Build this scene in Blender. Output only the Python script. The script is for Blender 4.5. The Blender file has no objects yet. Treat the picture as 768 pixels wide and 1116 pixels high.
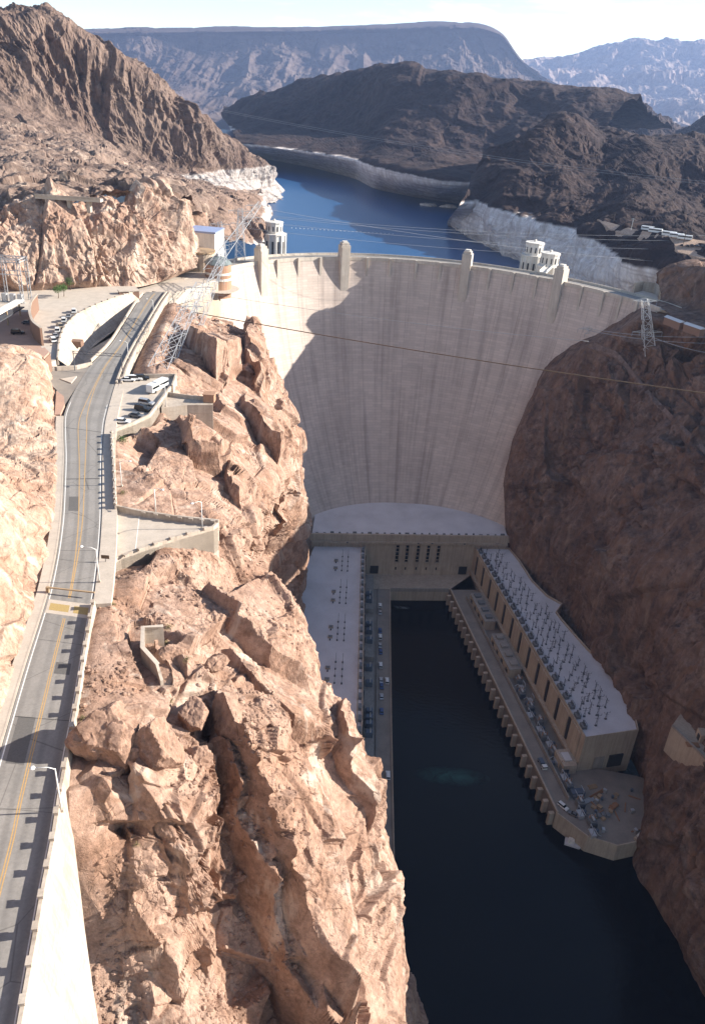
import bpy, bmesh, math, random
import numpy as np
from mathutils import Vector, Matrix
random.seed(7)
R = math.radians
S = bpy.context.scene
COL = S.collection
# ------------------------------------------------------------------ survey: photo point + height -> place
FP = 860.0; CAMZ = 273.0; TH = math.atan((558-102)/FP); ROLL = R(4); CR_, SR_ = math.cos(ROLL), math.sin(ROLL)
ST, CT = math.sin(TH), math.cos(TH)
def ray(x, y):
    dx, dy = x-384, y-558; cx, cy = (dx*CR_+dy*SR_)/FP, (dx*SR_-dy*CR_)/FP
    return np.array([cx, CT+cy*ST, -ST+cy*CT])
def P(x, y, z):
    d = ray(x, y); t = (z-CAMZ)/d[2]
    return np.array([d[0]*t, d[1]*t, z])
def PY(x, y, Y):
    d = ray(x, y); t = Y/d[1]
    return np.array([d[0]*t, Y, CAMZ+d[2]*t])
# ------------------------------------------------------------------ noise
def _h(ix, iy, iz, s):
    n = (ix*374761393 + iy*668265263 + iz*2147483647 + s*974634777) & 0xffffffff
    n = ((n ^ (n >> 13))*1274126177) & 0xffffffff
    n = ((n ^ (n >> 16))*2246822519) & 0xffffffff
    return ((n ^ (n >> 15)) & 0xffffff)/float(0xffffff)
def vn(p, s=0):
    f = np.floor(p); i = f.astype(np.int64); t = p-f; t = t*t*t*(t*(t*6-15)+10)
    r = 0
    for a in (0, 1):
        wa = t[:, 0] if a else 1-t[:, 0]
        for b in (0, 1):
            wb = wa*(t[:, 1] if b else 1-t[:, 1])
            for c in (0, 1):
                r = r + wb*(t[:, 2] if c else 1-t[:, 2])*_h(i[:, 0]+a, i[:, 1]+b, i[:, 2]+c, s)
    return r*2-1
def fbm(p, o=4, s=0, g=.5):
    r = 0; a = 1; q = p.copy()
    for k in range(o):
        r = r+a*vn(q, s+k*17); q = q*2.03+11.3; a *= g
    return r
def ridged(p, o=4, s=0, g=.5):
    r = 0; a = 1; q = p.copy()
    for k in range(o):
        r = r+a*(1-2*np.abs(vn(q, s+k*13))); q = q*2.1+5.7; a *= g
    return r
_TJ = np.random.RandomState(77).rand(64, 64, 64, 7).astype(np.float32)
def voro(p, s=0):
    """nearest two jittered cells: F1, F2, offset to the nearest, its random numbers"""
    p = (p+np.array([s*7.31, s*3.17, s*5.93])).astype(np.float32); n = len(p); F1 = np.full(n, 9., np.float32); F2 = F1.copy(); off = np.zeros((n, 3), np.float32); cid = np.zeros((n, 3), np.int64); of2 = off.copy(); ci2 = cid.copy()
    b = np.floor(p).astype(np.int64)
    for a in (-1, 0, 1):
        for c in (-1, 0, 1):
            for d in (-1, 0, 1):
                k = b+np.array([a, c, d]); km = k & 63
                v = p-(k+_TJ[km[:, 0], km[:, 1], km[:, 2], :3]).astype(np.float32); q = (v*v).sum(1)
                m = q < F1
                of2[m] = off[m]; ci2[m] = cid[m]; m2 = (~m) & (q < F2); of2[m2] = v[m2]; ci2[m2] = km[m2]
                F2 = np.where(m, F1, np.minimum(F2, q)); F1 = np.where(m, q, F1)
                off[m] = v[m]; cid[m] = km[m]
    g = lambda c: _TJ[c[:, 0], c[:, 1], c[:, 2], 3:]*2-1
    return np.sqrt(F1), np.sqrt(F2), off, g(cid), of2, g(ci2)
_ra, _rb = R(28), R(-24)
ROT = np.array([[math.cos(_ra), -math.sin(_ra), 0], [math.sin(_ra), math.cos(_ra), 0], [0, 0, 1]])@np.array([[1, 0, 0], [0, math.cos(_rb), -math.sin(_rb)], [0, math.sin(_rb), math.cos(_rb)]])
def rock(p, layers, seed=0, spacing=None, patch=0):
    """fractured rock: every layer is a field of tilted blocks with open joints; layer = (size, amp, (ax,ay,az) stretch)"""
    d = np.zeros(len(p))
    for i, (sz, amp, an) in enumerate(layers):
        out = np.zeros(len(p))
        for k in range(0, len(p), 200000):
            pp = p[k:k+200000]@ROT
            w = np.stack([vn(pp/(sz*1.6)+31*j, seed+90+j+i*7) for j in range(3)], 1)*.09
            q = pp/(sz*np.array(an))+w
            f1, f2, o, r, o2, r2 = voro(q, seed+i*23)
            bw = np.full(len(pp), .12) if spacing is None else np.clip(2.2*spacing[k:k+200000]/sz, .06, .8)
            bl = np.clip((f2-f1)/bw, 0, 1); bl = .5*(1-bl*bl*(3-2*bl))
            e = np.clip((f2-f1)/.07, 0, 1)
            out[k:k+200000] = (r[:, 0]*.6+(o*r[:, 1:]).sum(1)*1.25)*(1-bl)+(r2[:, 0]*.6+(o2*r2[:, 1:]).sum(1)*1.25)*bl-.3*(1-e)**1.5
            if patch and i >= 1: out[k:k+200000] *= np.clip(.55+1.5*vn(pp/(sz*4+patch), seed+300+i), .12, 1.25)
        if spacing is not None: out *= np.clip((sz/np.maximum(spacing, 1e-3)-1.6)/2.2, 0, 1)
        d += amp*out
    return d
# ------------------------------------------------------------------ objects
def link(o, parent=None):
    COL.objects.link(o)
    if parent is not None: o.parent = parent
    return o
def tag(o, label=None, cat=None, group=None, kind=None):
    for k, v in (('label', label), ('category', cat), ('group', group), ('kind', kind)):
        if v: o[k] = v
    return o
def empty(name, loc=(0, 0, 0), rz=0, label=None, cat=None, group=None):
    o = bpy.data.objects.new(name, None); o.empty_display_size = .5
    o.location = Vector([float(c) for c in loc]); o.rotation_euler = (0, 0, rz)
    link(o); tag(o, label, cat, group); return o
def kids(o): return [c for c in COL.objects if c.parent == o]
def copy_tree(o, parent=None):
    ch = kids(o); c = o.copy(); COL.objects.link(c); c.parent = parent
    for k in ch: copy_tree(k, c)
    return c
def mesh_np(name, V, F, mat, parent=None, smooth=True, uv=None, mats=None):
    V = np.ascontiguousarray(V, np.float32); F = np.ascontiguousarray(F, np.int32)
    me = bpy.data.meshes.new(name); n, k = F.shape
    me.vertices.add(len(V)); me.vertices.foreach_set('co', V.ravel())
    me.loops.add(n*k); me.loops.foreach_set('vertex_index', F.ravel())
    me.polygons.add(n); me.polygons.foreach_set('loop_start', np.arange(0, n*k, k, dtype=np.int32))
    me.polygons.foreach_set('use_smooth', np.full(n, smooth, bool))
    if uv is not None:
        l = me.uv_layers.new(name='UVMap'); l.data.foreach_set('uv', np.ascontiguousarray(uv[F.ravel()], np.float32).ravel())
    me.update(calc_edges=True); me.validate()
    if mat: me.materials.append(mat)
    return link(bpy.data.objects.new(name, me), parent)
def gridF(nr, nc):
    a = (np.arange(nr-1)[:, None]*nc+np.arange(nc-1)[None]).ravel()
    return np.stack([a, a+1, a+nc+1, a+nc], 1)
def cr(A, t):
    """Catmull-Rom along axis 0 of A at parameters t (0..len-1)"""
    n = len(A); i = np.clip(np.floor(t).astype(int), 0, n-2); u = (t-i).reshape((-1,)+(1,)*(A.ndim-1))
    g = lambda k: np.where(((k < 0) | (k > n-1)).reshape(u.shape), 2*A[np.clip(k, 0, n-1)]-A[np.clip(2*np.clip(k, 0, n-1)-k, 0, n-1)], A[np.clip(k, 0, n-1)])
    a, b, c, d = g(i-1), A[i], A[i+1], g(i+2)
    # half-tension: stays close to the surveyed points
    m1, m2 = (c-a)*.35, (d-b)*.35
    return (2*u**3-3*u**2+1)*b+(u**3-2*u**2+u)*m1+(-2*u**3+3*u**2)*c+(u**3-u**2)*m2
def loft(C, nr, nc, wr=None, wc=None):
    """C[rows][cols][3] -> dense grid; wr/wc = relative sample density per control interval"""
    C = np.array(C, float)
    def ts(n, w, m):
        w = np.ones(m-1) if w is None else np.array(w, float)
        cum = np.concatenate([[0], np.cumsum(w)])
        return np.interp(np.linspace(0, cum[-1], n), cum, np.arange(m))
    G = cr(C, ts(nr, wr, C.shape[0]))
    G = cr(G.transpose(1, 0, 2), ts(nc, wc, C.shape[1])).transpose(1, 0, 2)
    return G
def normals(G):
    a = np.gradient(G, axis=0); b = np.gradient(G, axis=1)
    n = np.cross(a, b); l = np.linalg.norm(n, axis=2, keepdims=True)
    return n/np.maximum(l, 1e-9)
def smooth_n(N, k):
    for _ in range(k):
        N = (N+np.roll(N, 1, 0)+np.roll(N, -1, 0)+np.roll(N, 1, 1)+np.roll(N, -1, 1))/5
    return N/np.maximum(np.linalg.norm(N, axis=2, keepdims=True), 1e-9)
class MB:
    """collects shapes, then build() links them as ONE mesh object"""
    def __init__(s): s.v = []; s.f = []
    def add(s, v, f):
        n = len(s.v); s.v += [tuple(float(c) for c in q) for q in v]; s.f += [tuple(n+i for i in q) for q in f]; return s
    def box(s, c, d, rz=0, ax=None):
        hx, hy, hz = d[0]/2, d[1]/2, d[2]/2; co, si = math.cos(rz), math.sin(rz)
        v = [(x*co-y*si+c[0], x*si+y*co+c[1], z+c[2]) for x in (-hx, hx) for y in (-hy, hy) for z in (-hz, hz)]
        return s.add(v, [(0, 1, 3, 2), (4, 6, 7, 5), (0, 4, 5, 1), (2, 3, 7, 6), (0, 2, 6, 4), (1, 5, 7, 3)])
    def prism(s, poly, z0, z1):
        """plan polygon (counter-clockwise) extruded; z0/z1 numbers or per-vertex lists"""
        n = len(poly); z0 = [z0]*n if np.isscalar(z0) else z0; z1 = [z1]*n if np.isscalar(z1) else z1
        v = [(p[0], p[1], z0[i]) for i, p in enumerate(poly)]+[(p[0], p[1], z1[i]) for i, p in enumerate(poly)]
        return s.add(v, [tuple(range(n))[::-1], tuple(range(n, 2*n))]+[(i, (i+1) % n, n+(i+1) % n, n+i) for i in range(n)])
    def bar(s, a, b, w, h=None):
        a, b = Vector([float(c) for c in a]), Vector([float(c) for c in b]); d = (b-a)
        if d.length < 1e-6: return s
        d.normalize(); u = d.cross(Vector((0, 0, 1)))
        if u.length < 1e-3: u = Vector((1, 0, 0))
        u.normalize(); t = u.cross(d); u *= w/2; t *= (h or w)/2
        v = [q+i*u+j*t for q in (a, b) for i, j in ((-1, -1), (1, -1), (1, 1), (-1, 1))]
        return s.add(v, [(0, 3, 2, 1), (4, 5, 6, 7), (0, 1, 5, 4), (1, 2, 6, 5), (2, 3, 7, 6), (3, 0, 4, 7)])
    def tube(s, pts, rad, n=8, caps=True):
        pts = [Vector([float(c) for c in p]) for p in pts]; k = len(pts)
        rad = [rad]*k if np.isscalar(rad) else rad; rings = []
        for i, p in enumerate(pts):
            d = (pts[min(i+1, k-1)]-pts[max(i-1, 0)]).normalized(); u = d.cross(Vector((0, 0, 1)))
            if u.length < 1e-3: u = Vector((1, 0, 0))
            u.normalize(); t = u.cross(d)
            rings += [p+rad[i]*(math.cos(2*math.pi*j/n)*u+math.sin(2*math.pi*j/n)*t) for j in range(n)]
        f = [(i*n+j, i*n+(j+1) % n, (i+1)*n+(j+1) % n, (i+1)*n+j) for i in range(k-1) for j in range(n)]
        if caps: f += [tuple(range(n)), tuple(range((k-1)*n, k*n))[::-1]]
        return s.add(rings, f)
    def lathe(s, c, prof, n=16, rz=0, caps=True):
        k = len(prof); v = [(c[0]+r*math.cos(2*math.pi*j/n+rz), c[1]+r*math.sin(2*math.pi*j/n+rz), c[2]+z) for r, z in prof for j in range(n)]
        f = [(i*n+j, i*n+(j+1) % n, (i+1)*n+(j+1) % n, (i+1)*n+j) for i in range(k-1) for j in range(n)]
        if caps: f += [tuple(range(n))[::-1], tuple(range((k-1)*n, k*n))]
        return s.add(v, f)
    def wall(s, pts, th, z0, z1):
        """thick wall along a plan polyline; z0,z1 numbers or per-point lists; th to the left of travel"""
        n = len(pts); z0 = [z0]*n if np.isscalar(z0) else z0; z1 = [z1]*n if np.isscalar(z1) else z1
        v = []
        for i in range(n):
            a = np.array(pts[max(i-1, 0)][:2]); b = np.array(pts[min(i+1, n-1)][:2]); d = b-a; d = d/np.linalg.norm(d); nn = np.array([-d[1], d[0]])*th
            x, y = pts[i][:2]
            v += [(x, y, z0[i]), (x+nn[0], y+nn[1], z0[i]), (x+nn[0], y+nn[1], z1[i]), (x, y, z1[i])]
        f = []
        for i in range(n-1):
            o = i*4
            for j in range(4): f.append((o+j, o+(j+1) % 4, o+4+(j+1) % 4, o+4+j))
        f += [(3, 2, 1, 0), tuple(range(4*n-4, 4*n))]
        return s.add(v, f)
    def build(s, name, mat, parent=None, smooth=False, bevel=0):
        me = bpy.data.meshes.new(name); me.from_pydata(s.v, [], s.f); me.validate(); me.update()
        bm = bmesh.new(); bm.from_mesh(me); bmesh.ops.recalc_face_normals(bm, faces=bm.faces)
        if bevel: bmesh.ops.bevel(bm, geom=list(bm.edges), offset=bevel, segments=1, affect='EDGES', clamp_overlap=True)
        bm.to_mesh(me); bm.free()
        if smooth: me.polygons.foreach_set('use_smooth', [True]*len(me.polygons))
        if mat: me.materials.append(mat)
        return link(bpy.data.objects.new(name, me), parent)
# ------------------------------------------------------------------ materials
M = {}
def nmat(name, rough=.8, spec=.3, metal=0):
    m = bpy.data.materials.new(name); m.use_nodes = True; nt = m.node_tree; b = nt.nodes['Principled BSDF']
    b.inputs['Roughness'].default_value = rough; b.inputs['Specular IOR Level'].default_value = spec; b.inputs['Metallic'].default_value = metal
    M[name] = m; return m, nt, b
def N(nt, t, **kw):
    n = nt.nodes.new(t)
    for k, v in kw.items():
        if k in n.inputs.keys(): n.inputs[k].default_value = v
        else: setattr(n, k, v)
    return n
def ramp(nt, fac, stops, interp='LINEAR'):
    r = nt.nodes.new('ShaderNodeValToRGB'); r.color_ramp.interpolation = interp
    while len(r.color_ramp.elements) < len(stops): r.color_ramp.elements.new(.5)
    for e, (p, c) in zip(r.color_ramp.elements, stops): e.position = p; e.color = (c if len(c) == 4 else (*c, 1)) if hasattr(c, '__len__') else (c, c, c, 1)
    nt.links.new(fac, r.inputs[0]); return r.outputs[0]
def mix(nt, fac, a, b, mode='MIX'):
    n = nt.nodes.new('ShaderNodeMix'); n.data_type = 'RGBA'; n.blend_type = mode; n.clamp_factor = True
    for s, v in ((n.inputs[0], fac), (n.inputs[6], a), (n.inputs[7], b)):
        if isinstance(v, bpy.types.NodeSocket): nt.links.new(v, s)
        elif hasattr(v, '__len__'): s.default_value = v if len(v) == 4 else (*v, 1)
        else: s.default_value = v if s.type == 'VALUE' else (v, v, v, 1)
    return n.outputs[2]
def noise(nt, vec, scale, detail=6, rough=.55, dist=0):
    n = N(nt, 'ShaderNodeTexNoise', Scale=scale, Detail=detail, Roughness=rough, Distortion=dist); nt.links.new(vec, n.inputs['Vector']); return n.outputs['Fac']
def mapv(nt, vec, sc):
    n = N(nt, 'ShaderNodeMapping'); n.inputs['Scale'].default_value = sc; nt.links.new(vec, n.inputs['Vector']); return n.outputs[0]
def coord(nt): return nt.nodes.new('ShaderNodeTexCoord').outputs['Object']
def math_(nt, op, a, b=0):
    n = nt.nodes.new('ShaderNodeMath'); n.operation = op
    for s, v in ((n.inputs[0], a), (n.inputs[1], b)):
        if isinstance(v, bpy.types.NodeSocket): nt.links.new(v, s)
        else: s.default_value = v
    return n.outputs[0]
def bump(nt, b, h, dist, strength=.7):
    n = N(nt, 'ShaderNodeBump', Strength=strength, Distance=dist); nt.links.new(h, n.inputs['Height']); nt.links.new(n.outputs[0], b.inputs['Normal'])
def rockmat(name, cols, varnish, big=.03, fine=.5, bd=.35, ring=None, veins=None, cap=None, streaks=None, rf=1.0):
    m, nt, b = nmat(name, .92, .15); v = coord(nt)
    base = ramp(nt, noise(nt, v, big, 8, .62, .6), [(.28+.44*i/(len(cols)-1), c) for i, c in enumerate(cols)])
    col = mix(nt, ramp(nt, noise(nt, v, big*5.3, 7, .66, .4), [(.47, 0), (.68, .75)]), base, varnish)
    f = noise(nt, v, fine, 9, .7)
    col = mix(nt, .75, col, ramp(nt, f, [(.25, .36), (.5, .95), (.75, 1.45)]), 'MULTIPLY')
    col = mix(nt, .55, col, ramp(nt, noise(nt, v, fine*5, 5, .7), [(.3, .62), (.55, 1.02), (.75, 1.2)]), 'MULTIPLY')
    vw = N(nt, 'ShaderNodeTexNoise', Scale=fine*.5, Detail=4); nt.links.new(v, vw.inputs['Vector'])
    va = nt.nodes.new('ShaderNodeVectorMath'); va.operation = 'MULTIPLY_ADD'; nt.links.new(vw.outputs['Color'], va.inputs[0]); va.inputs[1].default_value = (1.6/fine*.5,)*3; nt.links.new(v, va.inputs[2])
    vc = N(nt, 'ShaderNodeTexVoronoi', Scale=fine*.42, feature='DISTANCE_TO_EDGE'); nt.links.new(mapv(nt, va.outputs[0], (1.7, .55, .8)), vc.inputs['Vector'])
    ck = math_(nt, 'MULTIPLY', ramp(nt, vc.outputs['Distance'], [(0, 1), (.022, 0)]), ramp(nt, noise(nt, v, fine*.22, 6, .75), [(.5, 0), (.64, 1)]))
    col = mix(nt, math_(nt, 'MULTIPLY', ck, .4), col, tuple(q*.32 for q in varnish))
    if veins:
        w = noise(nt, mapv(nt, v, (.12, .12, .035)), 1, 6, .6, 1.2)
        col = mix(nt, ramp(nt, w, [(.55, 0), (.66, .8)]), col, veins)
    if streaks:
        col = mix(nt, ramp(nt, noise(nt, mapv(nt, v, (.16, .16, .018)), 1, 7, .65, .8), [(.46, 0), (.64, .85)]), col, streaks)
        col = mix(nt, .6, col, ramp(nt, noise(nt, mapv(nt, v, (.3, .3, .03)), 1, 6, .7, .5), [(.3, .55), (.6, 1.1)]), 'MULTIPLY')
    if cap:
        g = nt.nodes.new('ShaderNodeSeparateXYZ'); nt.links.new(v, g.inputs[0])
        z = math_(nt, 'ADD', g.outputs[2], math_(nt, 'MULTIPLY', math_(nt, 'SUBTRACT', noise(nt, v, .004, 6), .5), 160))
        col = mix(nt, ramp(nt, math_(nt, 'MULTIPLY', math_(nt, 'SUBTRACT', z, cap-500), .001), [(.48, 0), (.53, .85)]), col, (.075, .055, .05))
    if ring:
        g = nt.nodes.new('ShaderNodeSeparateXYZ'); nt.links.new(v, g.inputs[0])
        z = math_(nt, 'ADD', g.outputs[2], math_(nt, 'MULTIPLY', math_(nt, 'SUBTRACT', noise(nt, v, .05, 5), .5), 6))
        mask = ramp(nt, math_(nt, 'MULTIPLY', math_(nt, 'SUBTRACT', z, ring-100), .005), [(.497, 1), (.506, 0)])
        st = noise(nt, mapv(nt, v, (.01, .01, .35)), 1, 5, .7)
        wcol = mix(nt, ramp(nt, noise(nt, mapv(nt, v, (1, 1, .4)), .13, 8, .75), [(.36, 0), (.62, .9)]), ramp(nt, st, [(.36, tuple(q*rf for q in (.40, .35, .33))), (.5, tuple(q*rf for q in (.68, .63, .60))), (.64, tuple(q*rf for q in (.74, .70, .67)))]), tuple(q*rf for q in (.36, .30, .27)))
        col = mix(nt, mask, col, wcol)
    nt.links.new(col, b.inputs['Base Color'])
    h = math_(nt, 'ADD', noise(nt, v, fine*1.5, 10, .72), math_(nt, 'MULTIPLY', noise(nt, v, fine*.4, 4, .5), 1.5))
    h = math_(nt, 'SUBTRACT', h, math_(nt, 'MULTIPLY', ck, .7)); bump(nt, b, h, bd, .85)
    return m
rockmat('tan_rock', [(.245, .142, .098), (.32, .197, .14), (.39, .262, .20), (.295, .178, .124), (.35, .225, .168)], (.175, .10, .07), .035, .8, .38, veins=(.46, .36, .295))
rockmat('boulder_rock', [(.25, .148, .104), (.33, .21, .155), (.27, .165, .118)], (.17, .10, .07), .12, 1.2, .12)
rockmat('cut_rock', [(.26, .16, .115), (.34, .22, .165), (.42, .31, .245), (.29, .175, .125)], (.19, .11, .08), .04, .6, .3, veins=(.50, .40, .325))
rockmat('talus', [(.13, .088, .07), (.18, .125, .10), (.22, .16, .13), (.14, .095, .075)], (.14, .09, .07), .03, .4, .35, veins=(.38, .29, .23))
rockmat('road_cut_rock', [(.27, .16, .112), (.345, .225, .165), (.42, .31, .24), (.29, .175, .122)], (.24, .13, .085), .05, .9, .25, veins=(.50, .40, .32))
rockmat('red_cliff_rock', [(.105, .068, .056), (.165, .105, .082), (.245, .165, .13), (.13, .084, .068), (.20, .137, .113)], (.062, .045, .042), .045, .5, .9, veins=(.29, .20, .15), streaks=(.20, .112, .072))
rockmat('plateau_rock', [(.15, .105, .09), (.21, .145, .12), (.25, .18, .15)], (.11, .085, .08), .04, .5, .3)
rockmat('mountain_rock', [(.11, .074, .06), (.155, .106, .086), (.20, .143, .115), (.13, .09, .072)], (.066, .047, .04), .012, .15, 1.2, ring=175, rf=.68)
rockmat('hill_rock', [(.026, .018, .018), (.038, .025, .024), (.056, .037, .033), (.032, .021, .021)], (.019, .015, .016), .012, .12, 1.0, ring=175, rf=1.2)  # dark rock, lowered further so its colour carries the hills' shade
rockmat('ring_rock', [(.18, .115, .09), (.26, .18, .14), (.22, .15, .12)], (.12, .085, .07), .03, .3, .5, ring=176)
rockmat('mesa_rock', [(.07, .05, .046), (.11, .082, .072), (.16, .122, .105)], (.055, .04, .038), .0022, .02, 8, cap=640)
rockmat('range_rock', [(.20, .15, .13), (.30, .24, .21), (.26, .19, .17)], (.17, .12, .11), .0022, .02, 5)
rockmat('dirt', [(.42, .29, .21), (.50, .36, .27), (.45, .32, .24)], (.36, .24, .17), .08, 1.2, .1)
def concrete(name, c, dark, rough=.85, joints=None, big=.15, streak=True, lines=0, stain=None):
    m, nt, b = nmat(name, rough, .25); v = coord(nt)
    col = mix(nt, ramp(nt, noise(nt, v, big, 7, .6), [(.35, 0), (.7, 1)]), c, dark)
    if streak: col = mix(nt, .6, col, ramp(nt, noise(nt, mapv(nt, v, (.9, .9, .06)), 1, 6, .65), [(.3, .6), (.55, 1), (.8, 1.1)]), 'MULTIPLY')
    col = mix(nt, .5, col, ramp(nt, noise(nt, v, 2.5, 6, .7), [(.3, .75), (.6, 1.05)]), 'MULTIPLY')
    if lines:
        sp = nt.nodes.new('ShaderNodeSeparateXYZ'); nt.links.new(v, sp.inputs[0])
        zl = math_(nt, 'PINGPONG', math_(nt, 'ADD', sp.outputs[2], math_(nt, 'MULTIPLY', noise(nt, v, .4, 3), .15)), lines/2)
        col = mix(nt, math_(nt, 'MULTIPLY', ramp(nt, zl, [(0, 1), (.07, 0)]), ramp(nt, noise(nt, v, .5, 4), [(.35, 0), (.6, .7)])), col, tuple(q*.5 for q in dark))
        col = mix(nt, ramp(nt, noise(nt, mapv(nt, v, (.5, .5, .05)), 1, 7, .7), [(.52, 0), (.7, .6)]), col, tuple(q*.62 for q in dark))
    if stain: col = mix(nt, ramp(nt, noise(nt, v, .045, 7, .68, .6), [(.5, 0), (.72, .4)]), col, stain)
    nt.links.new(col, b.inputs['Base Color']); bump(nt, b, noise(nt, v, 3, 6, .6), .03, .4); return m
concrete('pale_concrete', (.55, .49, .42), (.46, .40, .34))
concrete('wall_concrete', (.50, .43, .36), (.37, .30, .24), lines=1.2)
concrete('tan_concrete', (.47, .385, .30), (.39, .315, .245))
concrete('grey_concrete', (.33, .30, .27), (.26, .235, .21))
concrete('roof_gravel', (.62, .60, .62), (.52, .50, .52), .95, streak=False, big=.08, stain=(.40, .375, .37))
concrete('white_render', (.72, .68, .62), (.62, .58, .52))
concrete('deck_concrete', (.27, .235, .20), (.20, .175, .155), streak=False)
concrete('terracotta', (.40, .24, .16), (.34, .20, .13))
concrete('plaza_paving', (.42, .27, .20), (.36, .23, .18), streak=False, big=.3)
concrete('walk_concrete', (.50, .43, .36), (.42, .36, .30), streak=False, big=.4)
def plain(name, c, rough=.5, metal=0, spec=.4, var=.25, sc=4):
    m, nt, b = nmat(name, rough, spec, metal); v = coord(nt)
    nt.links.new(mix(nt, ramp(nt, noise(nt, v, sc, 5, .6), [(.3, 0), (.7, 1)]), c, tuple(q*(1-var) for q in c)), b.inputs['Base Color']); return m
for nm, c, r, mt in [('galvanised', (.55, .56, .58), .5, .6), ('dark_steel', (.12, .125, .14), .5, .4), ('silver_steel', (.50, .51, .53), .5, .4), ('lamp_white', (.75, .74, .72), .5, 0),
        ('black_glass', (.015, .018, .022), .08, 0), ('slot_dark', (.03, .03, .035), .4, 0), ('rubber', (.02, .02, .02), .8, 0), ('machine_grey', (.20, .21, .22), .6, .2), ('blue_grey_machine', (.12, .15, .20), .5, .2),
        ('cable_brown', (.16, .105, .06), .8, 0), ('wire_grey', (.30, .31, .34), .6, .2), ('tar', (.035, .033, .03), .6, 0), ('patch_asphalt', (.13, .122, .115), .85, 0), ('yellow_paint', (.52, .32, .12), .7, 0), ('white_paint', (.78, .76, .72), .7, 0), ('brick_yellow', (.42, .30, .12), .8, 0),
        ('roof_blue', (.30, .36, .55), .5, .1), ('copper_green', (.21, .24, .235), .5, .3), ('rust_steel', (.32, .17, .09), .8, 0), ('orange_steel', (.45, .12, .04), .6, 0), ('wood_tan', (.40, .28, .17), .8, 0),
        ('car_white', (.78, .78, .77), .3, 0), ('car_black', (.02, .02, .022), .25, 0), ('car_silver', (.48, .49, .51), .3, .5), ('car_grey', (.16, .165, .175), .3, .3), ('car_red', (.35, .03, .025), .3, 0), ('car_tan', (.40, .33, .25), .35, 0), ('car_blue', (.05, .10, .25), .3, 0),
        ('bark', (.14, .10, .07), .9, 0), ('sign_board', (.12, .08, .05), .7, 0), ('brown_wall', (.22, .13, .09), .8, 0), ('shed_roof', (.62, .60, .60), .6, 0)]:
    plain(nm, c, r, mt)
def leafmat(name, a, c):
    m, nt, b = nmat(name, .8, .2); v = coord(nt)
    nt.links.new(mix(nt, noise(nt, v, 3, 3), a, c), b.inputs['Base Color']); return m
leafmat('desert_leaf', (.12, .12, .05), (.20, .17, .08)); leafmat('green_leaf', (.05, .10, .025), (.10, .16, .05)); leafmat('dry_leaf', (.26, .21, .11), (.36, .30, .16))
# asphalt with wheel tracks, patches and cracks (u across the road 0..1, v along in metres)
m, nt, b = nmat('asphalt', .85, .3); v = coord(nt)
uvn = nt.nodes.new('ShaderNodeUVMap'); sp = nt.nodes.new('ShaderNodeSeparateXYZ'); nt.links.new(uvn.outputs[0], sp.inputs[0])
wv = math_(nt, 'SINE', math_(nt, 'ADD', math_(nt, 'MULTIPLY', sp.outputs[0], 25.13), -1.2))
col = mix(nt, ramp(nt, noise(nt, v, .12, 7, .6), [(.35, 0), (.7, 1)]), (.27, .25, .23), (.21, .195, .18))
col = mix(nt, math_(nt, 'MULTIPLY', ramp(nt, wv, [(.0, 0), (.9, .8)]), noise(nt, mapv(nt, uvn.outputs[0], (6, .03, 1)), 1, 4)), col, (.15, .14, .13))
col = mix(nt, .6, col, ramp(nt, noise(nt, v, 2.2, 8, .75), [(.3, .7), (.65, 1.15)]), 'MULTIPLY')
vo = N(nt, 'ShaderNodeTexVoronoi', Scale=.09, feature='DISTANCE_TO_EDGE'); wj = mix(nt, .12, v, nt.nodes.new('ShaderNodeTexNoise').outputs['Color']); nt.links.new(mapv(nt, v, (1, .8, 1)), vo.inputs['Vector'])
col = mix(nt, ramp(nt, vo.outputs['Distance'], [(0, .6), (.008, 0)]), col, (.06, .055, .05))
nt.links.new(col, b.inputs['Base Color']); bump(nt, b, noise(nt, v, 8, 5, .6), .01, .3)
# dam face: lifts, contraction joints, streaks; UV = metres along the arc / height
m, nt, b = nmat('dam_concrete', .88, .2); v = coord(nt)
uvn = nt.nodes.new('ShaderNodeUVMap').outputs[0]
sp = nt.nodes.new('ShaderNodeSeparateXYZ'); nt.links.new(uvn, sp.inputs[0])
col = mix(nt, ramp(nt, noise(nt, v, .03, 8, .6), [(.3, 0), (.7, 1)]), (.60, .505, .44), (.48, .40, .35))
br = N(nt, 'ShaderNodeTexBrick', Scale=1.0, offset=.5); nt.links.new(uvn, br.inputs['Vector'])
for k, q in (('Color1', .88), ('Color2', 1.08), ('Mortar', .72)): br.inputs[k].default_value = (q, q, q, 1)
br.inputs['Mortar Size'].default_value = .09; br.inputs['Brick Width'].default_value = 7.6; br.inputs['Row Height'].default_value = 1.52; br.inputs['Mortar Smooth'].default_value = .5
col = mix(nt, .75, col, br.outputs['Color'], 'MULTIPLY')
jt = math_(nt, 'PINGPONG', math_(nt, 'ADD', sp.outputs[0], math_(nt, 'MULTIPLY', noise(nt, v, .3, 3), .5)), 7.6)
jn = math_(nt, 'MULTIPLY', ramp(nt, jt, [(0, 1), (.11, 0)]), ramp(nt, noise(nt, mapv(nt, uvn, (.13, .03, 1)), 1, 5, .7), [(.3, 0), (.5, 1)]))
stv = noise(nt, mapv(nt, uvn, (.16, .010, 1)), 1, 7, .62)
col = mix(nt, ramp(nt, stv, [(.48, 0), (.7, .6)]), col, (.23, .185, .165))
col = mix(nt, ramp(nt, noise(nt, mapv(nt, uvn, (.5, .02, 1)), 1.3, 7, .7), [(.54, 0), (.72, .5)]), col, (.56, .49, .44))
col = mix(nt, jn, col, (.17, .135, .12))
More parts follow.
